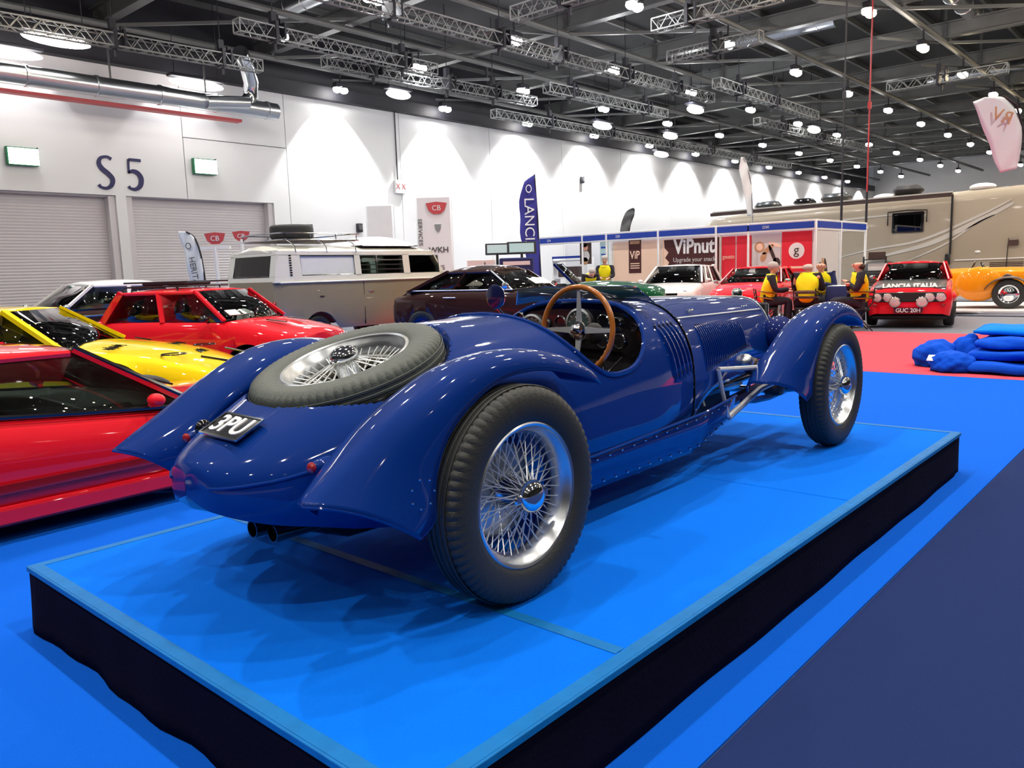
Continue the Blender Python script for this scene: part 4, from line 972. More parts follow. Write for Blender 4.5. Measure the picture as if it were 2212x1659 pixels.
for sg in (-1, 1):
    vpan(0, L_, 1.30, 1.42, sg=sg); vpan(0, L_, 1.80, 1.88, sg=sg); xp = 0.0
    for a, b in wins: vpan(xp, a, 1.40, 1.82, sg=sg); xp = b
    vpan(4.15, L_, 1.40, 1.60, sg=sg)
    for i, (a, b) in enumerate(wins):
        if i == 0: vpan(a, b, 1.42, 1.80, 'side_window', 'curtain', sg=sg, d=-.03)
        elif i == 2: vpan(a, b, 1.42, 1.80, 'cab_window', 'glass', sg=sg)
        else:
            w_ = vpan(a, b, 1.42, 1.80, 'louvred_window', 'glass', sg=sg)
            for k in range(1, 4): MB().bar((a, (yn+.03 if sg < 0 else Wd-yn-.03), 1.42+.095*k), (b, (yn+.03 if sg < 0 else Wd-yn-.03), 1.42+.095*k), .02).build('louvre_bar', M['alu'], c)
            MB().bar((a+.42, (yn+.03 if sg < 0 else Wd-yn-.03), 1.42), (a+.42, (yn+.045 if sg < 0 else Wd-yn-.045), 1.80), .03).build('louvre_bar', M['alu'], c)
        y_ = (yn+.012) if sg < 0 else Wd-yn-.012
        MB().tube([(a, y_, 1.425), (b, y_, 1.425), (b-.0, y_+.035*(1 if sg < 0 else -1), 1.80), (a, y_+.035*(1 if sg < 0 else -1), 1.80)], .014, 6, closed=True).build('window_seal', M['alu'] if i else M['blackgl'], c)
    for k in range(9): B('air_vent', (.36+.01*k*.2, (yn-.012+.006*k if sg < 0 else Wd-yn+.012-.006*k), 1.44+k*.045), (.05, .012, .026), M['blackgl'], c, .003)
    MB().tube([(.10, yn-.035 if sg < 0 else Wd-yn+.035, 1.30), (2.2, yn-.04 if sg < 0 else Wd-yn+.04, 1.30), (L_-.1, yn-.035 if sg < 0 else Wd-yn+.035, 1.30)], .014, 6).build('belt_moulding', M['cream'], c)
    MB().tube([(.12, .10 if sg < 0 else Wd-.10, 1.875), (L_-.45, .10 if sg < 0 else Wd-.10, 1.875)], .014, 6).build('gutter', M['alu'], c)
    for x in (.95, 3.25): wheel_simple(c, x, Wd/2+sg*.70, .33, .17, M['alu'], sg)
# tail gate window wall, front wall
def vend(x0, lean, sgx):
    for (y0, y1, z0, z1, nm, m) in ((.03, Wd-.03, 1.30, 1.42, 'end_panel', 'cream'), (.07, Wd-.07, 1.80, 1.90, 'end_panel', 'cream'), (.05, .24, 1.40, 1.82, 'end_panel', 'cream'), (Wd-.24, Wd-.05, 1.40, 1.82, 'end_panel', 'cream'), (.24, Wd-.24, 1.42, 1.80, 'rear_window' if sgx < 0 else 'windscreen', 'glass')):
        def xx(z): return x0+lean*(z-1.32)/.54
        MB().grid([[(xx(z0), y0, z0), (xx(z0), y1, z0)], [(xx(z1), y0, z1), (xx(z1), y1, z1)]]).build(nm, M[m], c, smooth=False, solid=.03, off=0)
    MB().tube([(x0+.02-.02*1, .24, 1.42), (x0, Wd-.24, 1.42), (x0+lean*.9, Wd-.24, 1.80), (x0+lean*.9, .24, 1.80)], .012, 6, closed=True).build('window_seal', M['blackgl'], c)
MB().grid([[(.10, .27, 1.42), (.10, 1.0, 1.42)], [(.16, .27, 1.80), (.16, 1.0, 1.80)]]).build('rear_curtain', M['curtain'], c, solid=.01)
MB().box((.9, .9, 1.50), (.7, 1.3, .3), None, .06).build('bedding', M['curtain'], c)
MB().box((3.6, 1.2, 1.45), (.12, .55, .55), None, .06).build('cab_seat', M['curtain'], c)
vend(.02, .10, -1); vend(L_-.02, -.34, 1)
B('door_seam', (2.02, .012, .85), (.012, .02, .85), M['blackgl'], c, 0); B('door_handle', (2.2, -.005, 1.08), (.12, .03, .03), M['chrome'], c, .01); B('fuel_flap', (1.0, -.004, 1.02), (.10, .012, .03), M['brown'], c, .003)
MB().ell((1.72, .9, 1.50), (.16, .14, .18), 10, 8).build('red_cushion', M['redlens'], c); MB().box((2.4, .5, 1.50), (.10, .5, .35), None, .05).build('cab_seat', M['olive'], c)
MB().box((.30, .75, 1.45), (.25, 1.0, .3), None, .06).build('rear_cushion', M['white'], c)
MB().box((-.06, Wd/2, .50), (.10, 1.7, .16), None, .04).build('bumper', M['white'], c); MB().box((.0, .10, .85), (.06, .10, .22), None, .02).build('tail_lamp', M['redlens'], c)
rows = []
for k in range(11):
    x = 2.15+.155*k; e = math.sin(PI*k/10)**.45 if 0 < k < 10 else 0
    rows.append([(x, Wd/2+v*.72, 1.99+.22*e*(1-abs(v)**4)) for v in [-1+.125*j for j in range(17)]])
MB().grid(rows).build('pop_up_roof', M['white'], c, ang=60)
MB().box((2.9, Wd/2, 1.995), (1.55, 1.42, .022), None, .01).build('pop_up_seal', M['black'], c)
g = thing('roof_rack', 'tubular chrome roof rack with wooden slats on the camper van', 'roof rack', (8.45, 13.12, 1.98))
for z in (.13, .25): MB().tube([(0, .02, z), (1.75, .02, z), (1.75, 1.48, z), (0, 1.48, z)], .012, 6, closed=True).build('rail', M['chrome'], g)
for k in range(7): MB().box((.87, .14+k*.20, .12), (1.72, .10, .018), None, .004).build('slat', M['brown'], g)
for x in (.05, .6, 1.2, 1.7):
    for y in (.02, 1.48): MB().tube([(x, y, .13), (x, y, .25)], .010, 6).build('upright', M['chrome'], g)
for x in (.15, .85, 1.55): MB().tube([(x-.05, .06, .13), (x, -.04, .06), (x+.04, -.07, -.02), (x+.05, -.08, -.12)], .012, 6).build('gutter_clamp', M['chrome'], g)
s_ = MB().lathe(tyre_prof(.42, .27, .24), 'z', (.62, .65, .30), 40); s_.build('x', M['rubber'], None); o = bpy.data.objects['x']; o.name = 'spare_tyre'; o.location = (8.45, 13.12, 1.98); tag(o, 'black spare wheel lying flat on the camper van roof rack', 'tyre')
MB().lathe([(.20, -.06), (.19, .0), (.10, .03), (0, .04)], 'z', (.62, .65, .30), 24).build('hubcap', M['white'], o)

# ---- dark maroon coupe behind the blue car
c = thing('classic_coupe', 'dark maroon fastback classic coupe with blue wheels and white papers in its screen', 'car', (10.9, 10.7, 0), R(-80)); c.scale = (1.1, 1.1, 1.1)
tab = [(-1.35, .50, .82), (-1.15, .68, .88), (-.6, .77, .95), (0, .80, .97), (.6, .80, .97), (1.2, .79, .96), (1.8, .77, .92), (2.4, .70, .84), (2.65, .52, .74)]
car_body(c, tab, .22, (-.5, 1.9), .35, M['maroon'], 80, crown=.05)
greenhouse(c, (-.80, 1.28), (-.05, .80), .96, 1.27, .70, .57, (.42,), M['maroon'], 'glass', pw=.04, dome=.11)
rows = []
for i in range(9):
    t = i/8; x = -1.05+1.12*t; z = .93+.405*math.sin(t*PI/2)**1.0
    rows.append([(x, u*(.60*(1-t)+.57*t), z-.11*abs(u)**4*(.4+.6*t)) for u in [-1+.2*j for j in range(11)]])
MB().grid(rows).build('fastback', M['maroon'], c, solid=.02)
MB().box((.2, 0, .6), (2.0, 1.3, .4), None, .05).build('interior_floor', M['black'], c); seats(c, (.35,), .30, .32, 'olive'); steer(c, .80, .3, 1.0, .17, 'white'); MB().box((1.05, 0, .93), (.3, 1.2, .1), None, .04).build('dashboard', M['black'], c)
B('screen_paper', (1.205, .16, 1.09), (.012, .26, .17), M['white'], c, .002, Matrix.Rotation(R(-60), 3, 'Y')); B('screen_paper', (1.175, .46, 1.09), (.012, .26, .20), M['white'], c, .002, Matrix.Rotation(R(-60), 3, 'Y'))
for sg in (-1, 1):
    for x in (-.5, 1.9): wheel_simple(c, x, sg*.70, .33, .16, M['bluedk'], sg)
    MB().tube([(.0, sg*.815, .86), (.25, sg*.82, .86)], .010, 6).build('door_handle', M['trim'], c)
    MB().ell((1.2, sg*.80, 1.04), (.06, .05, .06), 12, 8).build('door_mirror', M['chrome'], c)
    MB().tube([(-.8, sg*.71, .975), (1.28, sg*.715, .975)], .010, 6).build('window_trim', M['trim'], c)
    MB().tube([(1.28, sg*.715, .97), (.80, sg*.58, 1.28)], .012, 6).build('screen_trim', M['trim'], c); lampd(c, 2.62, sg*.48, .66, .085)
MB().lathe([(0, 0), (.05, .0), (.045, .02), (0, .02)], 'y', (-.85, -.66, .94), 16).build('filler_cap', M['chrome'], c)

# ---- green roadster, seen over the scuttle
c = thing('open_roadster', 'bottle green open roadster with raked windscreen behind the steering wheel', 'car', (13.4, 11.2, 0), R(-60))
tab = [(-1.3, .60, .90), (-.8, .76, .98), (0, .80, 1.0), (.8, .80, 1.03), (1.4, .79, 1.06), (2.0, .76, 1.03), (2.6, .66, .93), (2.85, .45, .80)]
car_body(c, tab, .22, (-.8, 1.75), .35, M['greenp'], 60, crown=.07)
for sg in (-1, 1):
    for x in (-.8, 1.75): wheel_simple(c, x, sg*.70, .32, .16, M['chrome'], sg)
    MB().bar((.98, sg*.66, 1.03), (.52, sg*.60, 1.50), .07, .05).build('screen_pillar', M['bluedk'], c); lampd(c, 2.78, sg*.45, .72, .085)
MB().grid([[(.98, -.66, 1.05), (1.08, 0, 1.07), (.98, .66, 1.05)], [(.52, -.60, 1.50), (.60, 0, 1.52), (.52, .60, 1.50)]]).build('windscreen', M['glass'], c, solid=.006)
MB().tube([(.52, -.60, 1.50), (.60, 0, 1.52), (.52, .60, 1.50)], .022).build('screen_top_rail', M['bluedk'], c)
MB().box((.1, 0, 1.04), (1.3, 1.1, .10), None, .04).build('tonneau', M['black'], c)

# ---- white hatchback and red coupe by the stands
c = thing('hatchback', 'white hatchback facing left in front of the brown snack poster', 'car', (19.3, 11.0, 0), R(196))
tab = [(-1.9, .74, .90), (-1.5, .80, .98), (-.6, .82, .98), (.3, .82, .97), (.9, .82, .95), (1.4, .81, .90), (1.8, .78, .82), (1.95, .66, .72)]
car_body(c, tab, .22, (-1.2, 1.25), .34, M['whitep'], 60); greenhouse(c, (-1.55, .85), (-1.25, .20), .97, 1.38, .76, .60, (.45, .75), M['whitep'], 'glassdk', pw=.06, dome=.06)
seats(c, (.1,), .4, .35); MB().box((-.2, 0, .55), (2.0, 1.3, .3), None, .05).build('interior_floor', M['black'], c)
for sg in (-1, 1):
    for x in (-1.2, 1.25): wheel_simple(c, x, sg*.73, .30, .16, M['alu'], sg)
    mirror(c, .75, sg*.82, 1.02, M['whitep'], sg); lampd(c, 1.88, sg*.55, .68, .09)
B('grille', (1.94, 0, .66), (.03, .8, .14), M['blackgl'], c, .01); MB().box((1.95, 0, .42), (.1, 1.5, .14), None, .04).build('bumper', M['black'], c)
c = thing('coupe', 'glossy red coupe behind the seated stewards at the stands', 'car', (19.2, 8.75, 0), R(192))
tab = [(-2.1, .66, .84), (-1.5, .78, .92), (-.6, .81, .95), (.3, .81, .95), (.9, .80, .93), (1.5, .78, .85), (1.95, .72, .76), (2.1, .58, .68)]
car_body(c, tab, .20, (-1.25, 1.35), .34, M['red'], 60); greenhouse(c, (-1.2, .85), (-.75, .15), .94, 1.27, .73, .58, (.5,), M['red'], 'glass', pw=.045, dome=.06)
seats(c, (.1,), .4, .35, 'olive'); MB().box((-.1, 0, .55), (1.9, 1.3, .3), None, .05).build('interior_floor', M['black'], c)
for sg in (-1, 1):
    for x in (-1.25, 1.35): wheel_simple(c, x, sg*.72, .30, .16, M['alu'], sg)
    lampd(c, 2.02, sg*.55, .62, .085); MB().tube([(.88, sg*.73, .95), (.15, sg*.58, 1.28)], .014, 6).build('screen_trim', M['trim'], c); mirror(c, .8, sg*.78, .98, M['chrome'], sg)

# ---- red rally coupe facing us
c = thing('rally_coupe', 'red rally coupe with satin black bonnet and a row of round lamps, facing us', 'car', (19.2, 5.12, 0), R(192))
tab = [(-2.0, .66, .86), (-1.5, .76, .93), (-.6, .79, .95), (.2, .79, .95), (.7, .79, .93), (1.1, .79, .88), (1.5, .79, .83), (1.72, .76, .78), (1.80, .70, .70)]
bd = car_body(c, tab, .24, (-1.2, 1.15), .33, M['red'], 60)
greenhouse(c, (-1.3, .72), (-.8, .22), .94, 1.28, .68, .56, (.5,), M['red'], 'glassdk', pw=.05, dome=.07)
rows = [[(x, u*.66, lerpt(tab, x)[1]+.02*(1-u*u)+.012) for u in [-1+.25*j for j in range(9)]] for x in [.74+.12*k for k in range(9)]]
MB().grid(rows).build('bonnet', M['blackp'], c, solid=.01)
text('bonnet_banner', 'LANCIA ITALIA', .135, M['white'], c, frame((1.66, 0, .845), (0, 1, 0), (-.55, 0, .9)), .003, 1.1, .006)
B('banner_strip', (1.715, 0, .765), (.03, 1.34, .04), M['chrome'], c, .01)
B('grille', (1.80, 0, .62), (.03, 1.26, .20), M['black'], c, .02)
for y in (-.58, -.38, .38, .58): lampd(c, 1.83, y, .62, .082, 'chrome')
for y in (-.17, .17):
    lampd(c, 1.90, y*1.45, .53, .095, 'chrome', 'spot_lamp'); MB().tube([(1.86, y*1.45, .42), (1.80, y*1.4, .36)], .012).build('lamp_bracket', M['black'], c)
B('number_plate', (1.86, .0, .355), (.012, .52, .11), M['blackgl'], c, .003); text('plate_characters', 'GUC 20H', .115, M['white'], c, frame((1.868, 0, .355), (0, 1, 0), (0, 0, 1)), .002, .95, .002)
B('air_dam', (1.68, 0, .22), (.10, 1.40, .10), M['black'], c, .03)
for sg in (-1, 1):
    for x in (-1.2, 1.15): wheel_simple(c, x, sg*.72, .29, .20, M['chrome'], sg)
    MB().ell((1.15, sg*.76, .60), (.40, .10, .12), 16, 8).build('wheel_arch_flare', M['red'], c)
    MB().ell((1.83, sg*.62, .46), (.015, .05, .03), 10, 6).build('indicator', M['redlens'], c); MB().tube([(.72, sg*.68, .95), (.22, sg*.56, 1.30)], .014, 6).build('screen_trim', M['trim'], c)
mirror(c, .45, -.72, 1.02, M['chrome'], -1)
MB().ell((1.0, 0, 1.0), (.04, .04, .02), 8, 6).build('bonnet_vent', M['blackgl'], c)
seats(c, (.05,), .42, .33); MB().box((-.2, 0, .60), (1.7, 1.2, .3), None, .05).build('interior_floor', M['black'], c)

# ---- orange pre-war style roadster on its low white stand
st = thing('car_stand', 'low white stand under the orange open-wheeled roadster', 'platform', (23.7, 3.2, 0)); B('stand_top', (0, 0, .07), (4.2, 6.4, .12), M['postgrey'], st, .01); B('stand_edge', (-2.1, 0, .045), (.03, 6.4, .08), M['chrome'], st, .004)
c = thing('open_wheel_roadster', 'orange open-wheeled pre-war style roadster on the low white stand at the right edge', 'car', (23.0, 4.9, .13), R(-82))
tab = [(-1.2, .20, .62), (-.9, .38, .80), (-.4, .46, .90), (.2, .48, .92), (.8, .46, .92), (1.4, .40, .90), (2.4, .36, .86), (3.0, .26, .80)]
car_body(c, tab, .30, (), .3, M['orange'], 50, crown=.08)
for sg in (-1, 1):
    for x in (.95, 2.9):
        wheel_simple(c, x, sg*.72, .36, .17, M['chrome'], sg)
        rows = []
        for k in range(13):
            a = R(20+12*k); r2 = .43; cx_ = x
            rows.append([(cx_+r2*math.cos(a)*(1.25 if math.cos(a) < 0 else 1.1), sg*(.72+v*.16), .36+r2*math.sin(a)*(1-.10*v*v)) for v in (-1, -.6, 0, .6, 1)])
        MB().grid(rows).build('cycle_wing', M['brown'], c, solid=.015)
    MB().tube([(-.1, sg*.56, .34), (1.8, sg*.5, .30)], .03).build('exhaust_pipe', M['chrome'], c)
    MB().lathe([(0, -.12), (.08, -.08), (.11, 0), (.10, .02), (0, .03)], 'x', (2.9, sg*.42, .84), 20).build('headlamp', M['chrome'], c)
for y in (-.14, .12): MB().lathe([(.0, 0), (.10, .0), (.12, .05), (.10, .07), (0, .07)], 'y', (.9, y*0+(.50 if y > 0 else -.55), .72), 16).build('bonnet_vent', M['brown'], c)
MB().ell((.30, -.62, .60), (.52, .20, .42), 18, 12).build('teardrop_wing', M['orange'], c); MB().ell((.30, .62, .60), (.52, .20, .42), 18, 12).build('teardrop_wing', M['orange'], c)
MB().box((.35, 0, 1.02), (.02, .80, .24), Matrix.Rotation(R(-20), 3, 'Y')).build('windscreen', M['glassdk'], c); steer(c, .1, .2, 1.0, .16)
c = thing('veteran_tourer', 'dark hooded veteran tourer showing between the red rally coupe and the orange roadster', 'car', (25.0, 7.5, 0), R(-95))
tab = [(-.7, .45, .75), (-.3, .6, .86), (.4, .6, .86), (1.0, .4, .82)]
car_body(c, tab, .30, (), .3, M['brown'], 30)
MB().ell((-.1, 0, .90), (.70, .60, .48), 18, 12).build('folded_hood', M['black'], c)
for sg in (-1, 1):
    MB().lathe([(0, -.1), (.09, -.06), (.12, 0), (0, .03)], 'x', (1.05, sg*.3, .9), 18).build('headlamp', M['chrome'], c)
    wheel_simple(c, -.4, sg*.6, .33, .12, M['chrome'], sg); wheel_simple(c, .8, sg*.6, .33, .12, M['chrome'], sg)

# ================================================================== SHELL-SCHEME STANDS
sh = thing('shell_scheme_stand', 'row of white-framed exhibition stands with a blue fascia board and posters', 'exhibition stand', (21.5, 0, 0))
py = [17.73, 15.89, 14.93, 13.02, 11.09, 8.20]
for y in py+[10.1]: MB().box((0, y, 1.26), (.06, .06, 2.52), None, .012).build('post', M['white'], sh)
for a, b in zip(py[:-1], py[1:]):
    B('fascia_board', (-.02, (a+b)/2, 2.385), (.02, abs(a-b)-.08, .17), M['fascia'], sh, .003)
    for z in (2.50, 2.27): B('fascia_rail', (0, (a+b)/2, z), (.05, abs(a-b)-.06, .05), M['white'], sh, .008)
for x in (1.85, 3.95): MB().box((x, 8.2, 1.26), (.06, .06, 2.52), None, .012).build('post', M['white'], sh)
for a, b in ((0, 1.85), (1.85, 3.95)):
    B('fascia_board', ((a+b)/2, 8.18, 2.385), (b-a-.08, .02, .17), M['fascia'], sh, .003)
    for z in (2.50, 2.27): B('fascia_rail', ((a+b)/2, 8.2, z), (b-a-.06, .05, .05), M['white'], sh, .008)
for y0, y1 in ((8.23, 11.06), (11.12, 14.9)): B('back_panel', (.30, (y0+y1)/2, 1.15), (.03, y1-y0, 2.26), M['white'], sh, .004)
B('back_panel', (1.6, 16.4, 1.15), (.03, 2.9, 2.26), M['white'], sh, .004); B('side_panel', (.9, 8.24, 1.15), (1.75, .03, 2.24), M['postgrey'], sh, .004); B('side_panel', (.9, 14.93, 1.15), (1.4, .03, 2.24), M['white'], sh, .004)
FR = lambda y, z, x=21.5-.035: frame((x, y, z), (0, -1, 0), (0, 0, 1))
for y, s in ((17.4, '224'), (14.6, '220'), (10.7, ''), (9.7, 'D50')):
    if s: text('fascia_lettering', s, .11, M['white'], sh, FR(y-.12, 2.385).copy() @ Matrix.Translation((0, 0, 0)) , .002).location = (-21.5, 0, 0)
def poster(lb, y0, y1, z0, z1, m, x=21.765, rz=0):
    p = thing('poster', lb, 'poster', (x, (y0+y1)/2, (z0+z1)/2)); B('sheet', (0, 0, 0), (.012, abs(y1-y0), z1-z0), M[m], p, .002); return p
F0 = lambda y, z: frame((-.010, y, z), (0, -1, 0), (0, 0, 1))
def disc(p, y, z, r, m, k=28, sx=1.0, rot=0, d=0):
    pts = [(y+r*sx*math.cos(2*PI*i/k)*math.cos(rot)-r*math.sin(2*PI*i/k)*math.sin(rot), z+r*sx*math.cos(2*PI*i/k)*math.sin(rot)+r*math.sin(2*PI*i/k)*math.cos(rot)) for i in range(k)]
    return MB().prism(pts, -.004-d, 'yz', -.007).build('printed_shape', M[m], p, smooth=False)
p = poster('peach poster wall behind the small VIP snack panel and grey feather flag', 13.10, 14.85, .1, 2.22, 'postpink')
B('printed_panel', (-.009, .05, .62), (.006, .46, 1.12), M['postbr'], p, 0)
text('printed_words', 'ViP', .34, M['postpink'], p, frame((-.016, .05, .62), (0, -1, 0), (0, 0, 1)), .002, .8, .006)
for k in range(3): B('printed_bar', (-.014, .05, .36-.07*k), (.004, .34, .03), M['postpink'], p, 0)
B('printed_bar', (-.014, .05, 1.02), (.004, .36, .10), M['bone'], p, 0)
p = poster('peach poster with dark brown VIPnuts lettering panel above the white hatchback', 11.12, 13.06, .1, 2.22, 'postpink')
edge = [(-.97, 1.04), (.88, 1.04), (.86, .80), (.72, .66), (.84, .50), (.70, .36), (.80, .16), (.66, .02), (.76, -.18), (-.97, -.18)]
MB().prism([(y, z) for y, z in edge], -.006, 'yz', -.007).build('printed_panel', M['postbr'], p, smooth=False)
text('printed_words', 'ViPnut', .60, M['white'], p, frame((-.018, -.14, .80), (0, -1, 0), (0, 0, 1)), .002, .84, .018)
text('printed_words', 'Upgrade your snack', .19, M['postgrey'], p, frame((-.018, -.15, .42), (0, -1, 0), (0, 0, 1)), .002, .92)
for i, (a, b) in enumerate(((10.62, 11.05), (10.13, 10.58))):
    p = poster('red gousto poster next to the VIPnuts one' if i == 0 else 'plain red poster strip left of the food picture', a, b, .2, 2.20, 'postred')
    if i == 0: text('printed_words', 'gousto', .17, M['postpink'], p, frame((-.012, -.01, .42), (0, -1, 0), (0, 0, 1)), .002, .8)
p = poster('pale poster picturing spices and spoons, left of the red g poster', 9.27, 10.1, .9, 2.22, 'postgrey')
disc(p, .20, .30, .15, 'bone'); disc(p, .20, .30, .10, 'postpink', d=.002); disc(p, -.05, .22, .20, 'bone', 20, .35, .9); disc(p, -.18, .10, .28, 'brown', 20, .18, -.4); disc(p, .08, .02, .14, 'bone', 20, .6, .4); disc(p, -.3, -.15, .14, 'brown', 20, .8); disc(p, -.25, .35, .20, 'postpink', 20, .25, 1.9)
p = poster('square red poster with a white disc and letter g', 8.40, 9.24, 1.15, 2.24, 'postred'); disc(p, 0, .02, .22, 'white')
text('printed_words', 'g', .36, M['brown'], p, frame((-.018, 0, .04), (0, -1, 0), (0, 0, 1)), .002)
B('printed_strip', (-.010, 0, -.43), (.004, .8, .06), M['postpink'], p, 0); 
p = poster('red lower poster strip hidden behind the stewards', 8.4, 10.1, .3, 1.12, 'postred')
p = thing('poster', 'pale grey poster with a leaning brown loaf picture on the end panel', 'poster', (22.4, 8.20, 1.15)); B('sheet', (0, 0, 0), (1.6, .012, 2.2), M['postgrey'], p, .002)
for dx, dz, r, sx, ro, m in ((-.35, .05, .32, .35, .25, 'bone'), (-.15, .0, .36, .30, .3, 'brown'), (-.55, -.05, .30, .30, .1, 'brown')):
    pts = [(dx+r*sx*math.cos(2*PI*i/24)*math.cos(ro)-r*math.sin(2*PI*i/24)*math.sin(ro), dz+r*sx*math.cos(2*PI*i/24)*math.sin(ro)+r*math.sin(2*PI*i/24)*math.cos(ro)) for i in range(24)]
    MB().prism(pts, -.004, 'xz', -.007).build('printed_shape', M[m], p, smooth=False)
p = thing('poster', 'framed portrait poster in the stand behind the green roadster', 'poster', (21.62, 15.85, 1.94)); B('sheet', (0, 0, 0), (.02, .46, .76), M['brown'], p, .002)
disc(p, 0, .16, .12, 'skin', 24, .8); disc(p, 0, -.12, .18, 'postgrey', 24, .9); disc(p, .02, -.28, .12, 'bone', 24, 1.0); disc(p, .03, .26, .09, 'hairdk', 20, 1.2)
p = thing('poster', 'pale turquoise poster by the stand post behind the standing steward', 'poster', (21.62, 15.1, 1.85)); B('sheet', (0, 0, 0), (.02, .34, .8), M['screen'], p, .002); B('printed_bar', (-.012, 0, .22), (.004, .26, .06), M['fascia'], p, 0); B('printed_bar', (-.012, 0, 0), (.004, .26, .04), M['fascia'], p, 0)
cb_ = thing('display_shelf', 'low white shelf with small dark goods inside the left stand', 'shelf', (22.3, 16.9, 0))
for z in (.5, 1.1, 1.7): B('shelf_board', (0, 0, z), (.4, 1.5, .04), M['white'], cb_, .005)
for y in (-.74, .74): B('side_board', (0, y, .9), (.4, .03, 1.8), M['white'], cb_, .004)
B('shelf_sign', (-.21, .1, 1.82), (.02, 1.3, .08), M['fascia'], cb_, .003); B('dark_goods', (-.02, .1, 1.32), (.3, .9, .36), M['brown'], cb_, .03)
for k in range(3): B('goods', (-.05, -.45+.4*k, .68), (.24, .26, .3), M['postgrey' if k % 2 else 'brown'], cb_, .03)
lr = thing('leaflet_rack', 'narrow black leaflet rack behind the arms-folded steward', 'rack', (23.8, 7.4, 0))
for y in (-.3, .3): B('upright', (0, y, .75), (.05, .04, 1.5), M['black'], lr, .01)
for k in range(4): B('leaflet_tray', (0, 0, .45+.32*k), (.12, .58, .03), M['black'], lr, .005); B('leaflets', (.02, -.05, .56+.32*k), (.03, .46, .2), M['brown' if k % 2 else 'postgrey'], lr, .005)
for (x, y, lb, m) in ((23.35, 8.2, 'black rigging cable dropping from the roof to the stand corner', 'bracket'), (25.45, 8.2, 'rigging cable with red light put into its colour, beside the black one', 'redlitcable')):
    t = thing('rigging_cable', lb, 'cable', (x, y, 2.53)); MB().tube([(0, 0, 0), (0, 0, 7.1)], .022, 6).build('cable', M[m], t); MB().tube([(0, 0, 0), (0, 0, .9)], .035, 6).build('sleeve', M['bracket'], t); MB().box((0, 0, 3.4), (.09, .09, .2)).build('clamp', M[m], t)

# ---- motorhome
mh = thing('motorhome', 'very large beige motorhome with pale swooshes and a roof awning, behind the stands', 'motorhome', (27.0, 0, 0))
prof = []
def mhsec(y):
    e = max(0, (y-13.6)/1.5); top = 3.30-.85*e**2.2+.0*y+.022*(8-y) if y > 13.6 else 3.30+.028*(8-y)
    return [(0.10*e, .45), (0.02+.1*e, .55), (0+.12*e, 1.3), (0+.15*e, top-.32), (.05+.15*e, top-.12), (.18+.15*e, top-.02), (.6, top+.03), (2.0, top+.03), (2.35, top-.1), (2.45, top-.5), (2.45, .5)]
rows = [[(a, y, z) for a, z in mhsec(y)] for y in [-2+.6*k for k in range(27)]+[13.9, 14.2, 14.5, 14.8, 15.0, 15.1]]
g = MB().grid(rows)
for rr in (rows[0], rows[-1]): g.add(rr, [tuple(range(len(rr)))])
g.build('body_shell', M['beige'], mh, ang=40)
def onmh(pts, m, nm, w0, w1, t=.02):
    P3 = cat(pts, 24); r1 = []
    for i, (y, z) in enumerate(P3):
        f = i/23; w_ = (w0+(w1-w0)*f)*math.sin(PI*(.08+.84*f)); a = P3[max(i-1, 0)]; b = P3[min(i+1, 23)]; d = Vector((b[0]-a[0], b[1]-a[1])).normalized()
        r1.append([(-.004, y-d.y*w_, z+d.x*w_), (-t, y-d.y*w_*.9, z+d.x*w_*.9), (-t, y+d.y*w_*.9, z-d.x*w_*.9), (-.004, y+d.y*w_, z-d.x*w_)])
    return MB().grid(r1).build(nm, M[m], mh, smooth=False)
onmh([(10.4, 1.30), (8.6, 1.72), (7.1, 1.95), (5.6, 2.55), (4.7, 3.0)], 'beigel', 'swoosh', .02, .06)
onmh([(9.6, 1.05), (8.2, 1.50), (6.8, 1.85), (5.5, 2.45), (4.65, 2.9)], 'beigel', 'swoosh', .02, .12)
onmh([(8.3, 1.0), (7.4, 1.35), (6.4, 1.80), (5.6, 2.35), (5.1, 2.6)], 'beigel', 'swoosh', .015, .04)
onmh([(13.6, 2.35), (11.5, 2.55), (9.4, 2.72), (7.4, 2.80)], 'beigel', 'swoosh', .02, .05)
onmh([(10.9, 2.2), (9.6, 2.38), (8.6, 2.42)], 'beigel', 'swoosh', .02, .10)
MB().bar((-.06, 14.1, 3.20), (-.06, 6.22, 3.26), .12, .11).build('awning_case', M['brown'], mh); MB().bar((-.10, 14.0, 3.28), (-.10, 6.22, 3.34), .10, .04).build('awning_trim', M['beigel'], mh)
MB().bar((-.07, 6.22, 3.26), (-.07, 6.22, 1.5), .05, .05).build('awning_arm', M['black'], mh); MB().box((-.08, 6.28, 1.35), (.10, .14, .34), None, .03).build('arm_foot', M['black'], mh)
MB().box((-.03, 7.45, 2.52), (.05, .92, .62), None, .10).build('side_window', M['blackgl'], mh); MB().box((-.055, 7.45, 2.50), (.02, .78, .50), None, .05).build('window_pane', M['glassdk'], mh)
MB().tube([(-.08, 8.02, 2.45), (-.08, 8.02, 2.86), (-.08, 7.45, 2.89), (-.08, 6.90, 2.86), (-.08, 6.90, 2.5)], .02, 6).build('window_awning_frame', M['black'], mh)
MB().bar((-.02, 6.1, 1.32), (-.02, -2, 1.40), .03, .03).build('waist_trim', M['white'], mh); B('skirt_panel', (-.01, 4, .8), (.03, 12, .9), M['beige'], mh, .01)
for k in range(5): B('vent_slat', (-.03, 4.75, 1.02+k*.05), (.03, .85, .022), M['brown'], mh, .004)
MB().box((-.05, 4.6, 1.78), (.08, .26, .18), None, .02).build('wall_lamp', M['brown'], mh); MB().tube([(-.05, 4.72, 1.9), (-.05, 4.75, 1.0)], .012).build('cable_drop', M['black'], mh); MB().ell((-.01, 5.5, 1.55), (.03, .08, .04)).build('door_lock', M['white'], mh)
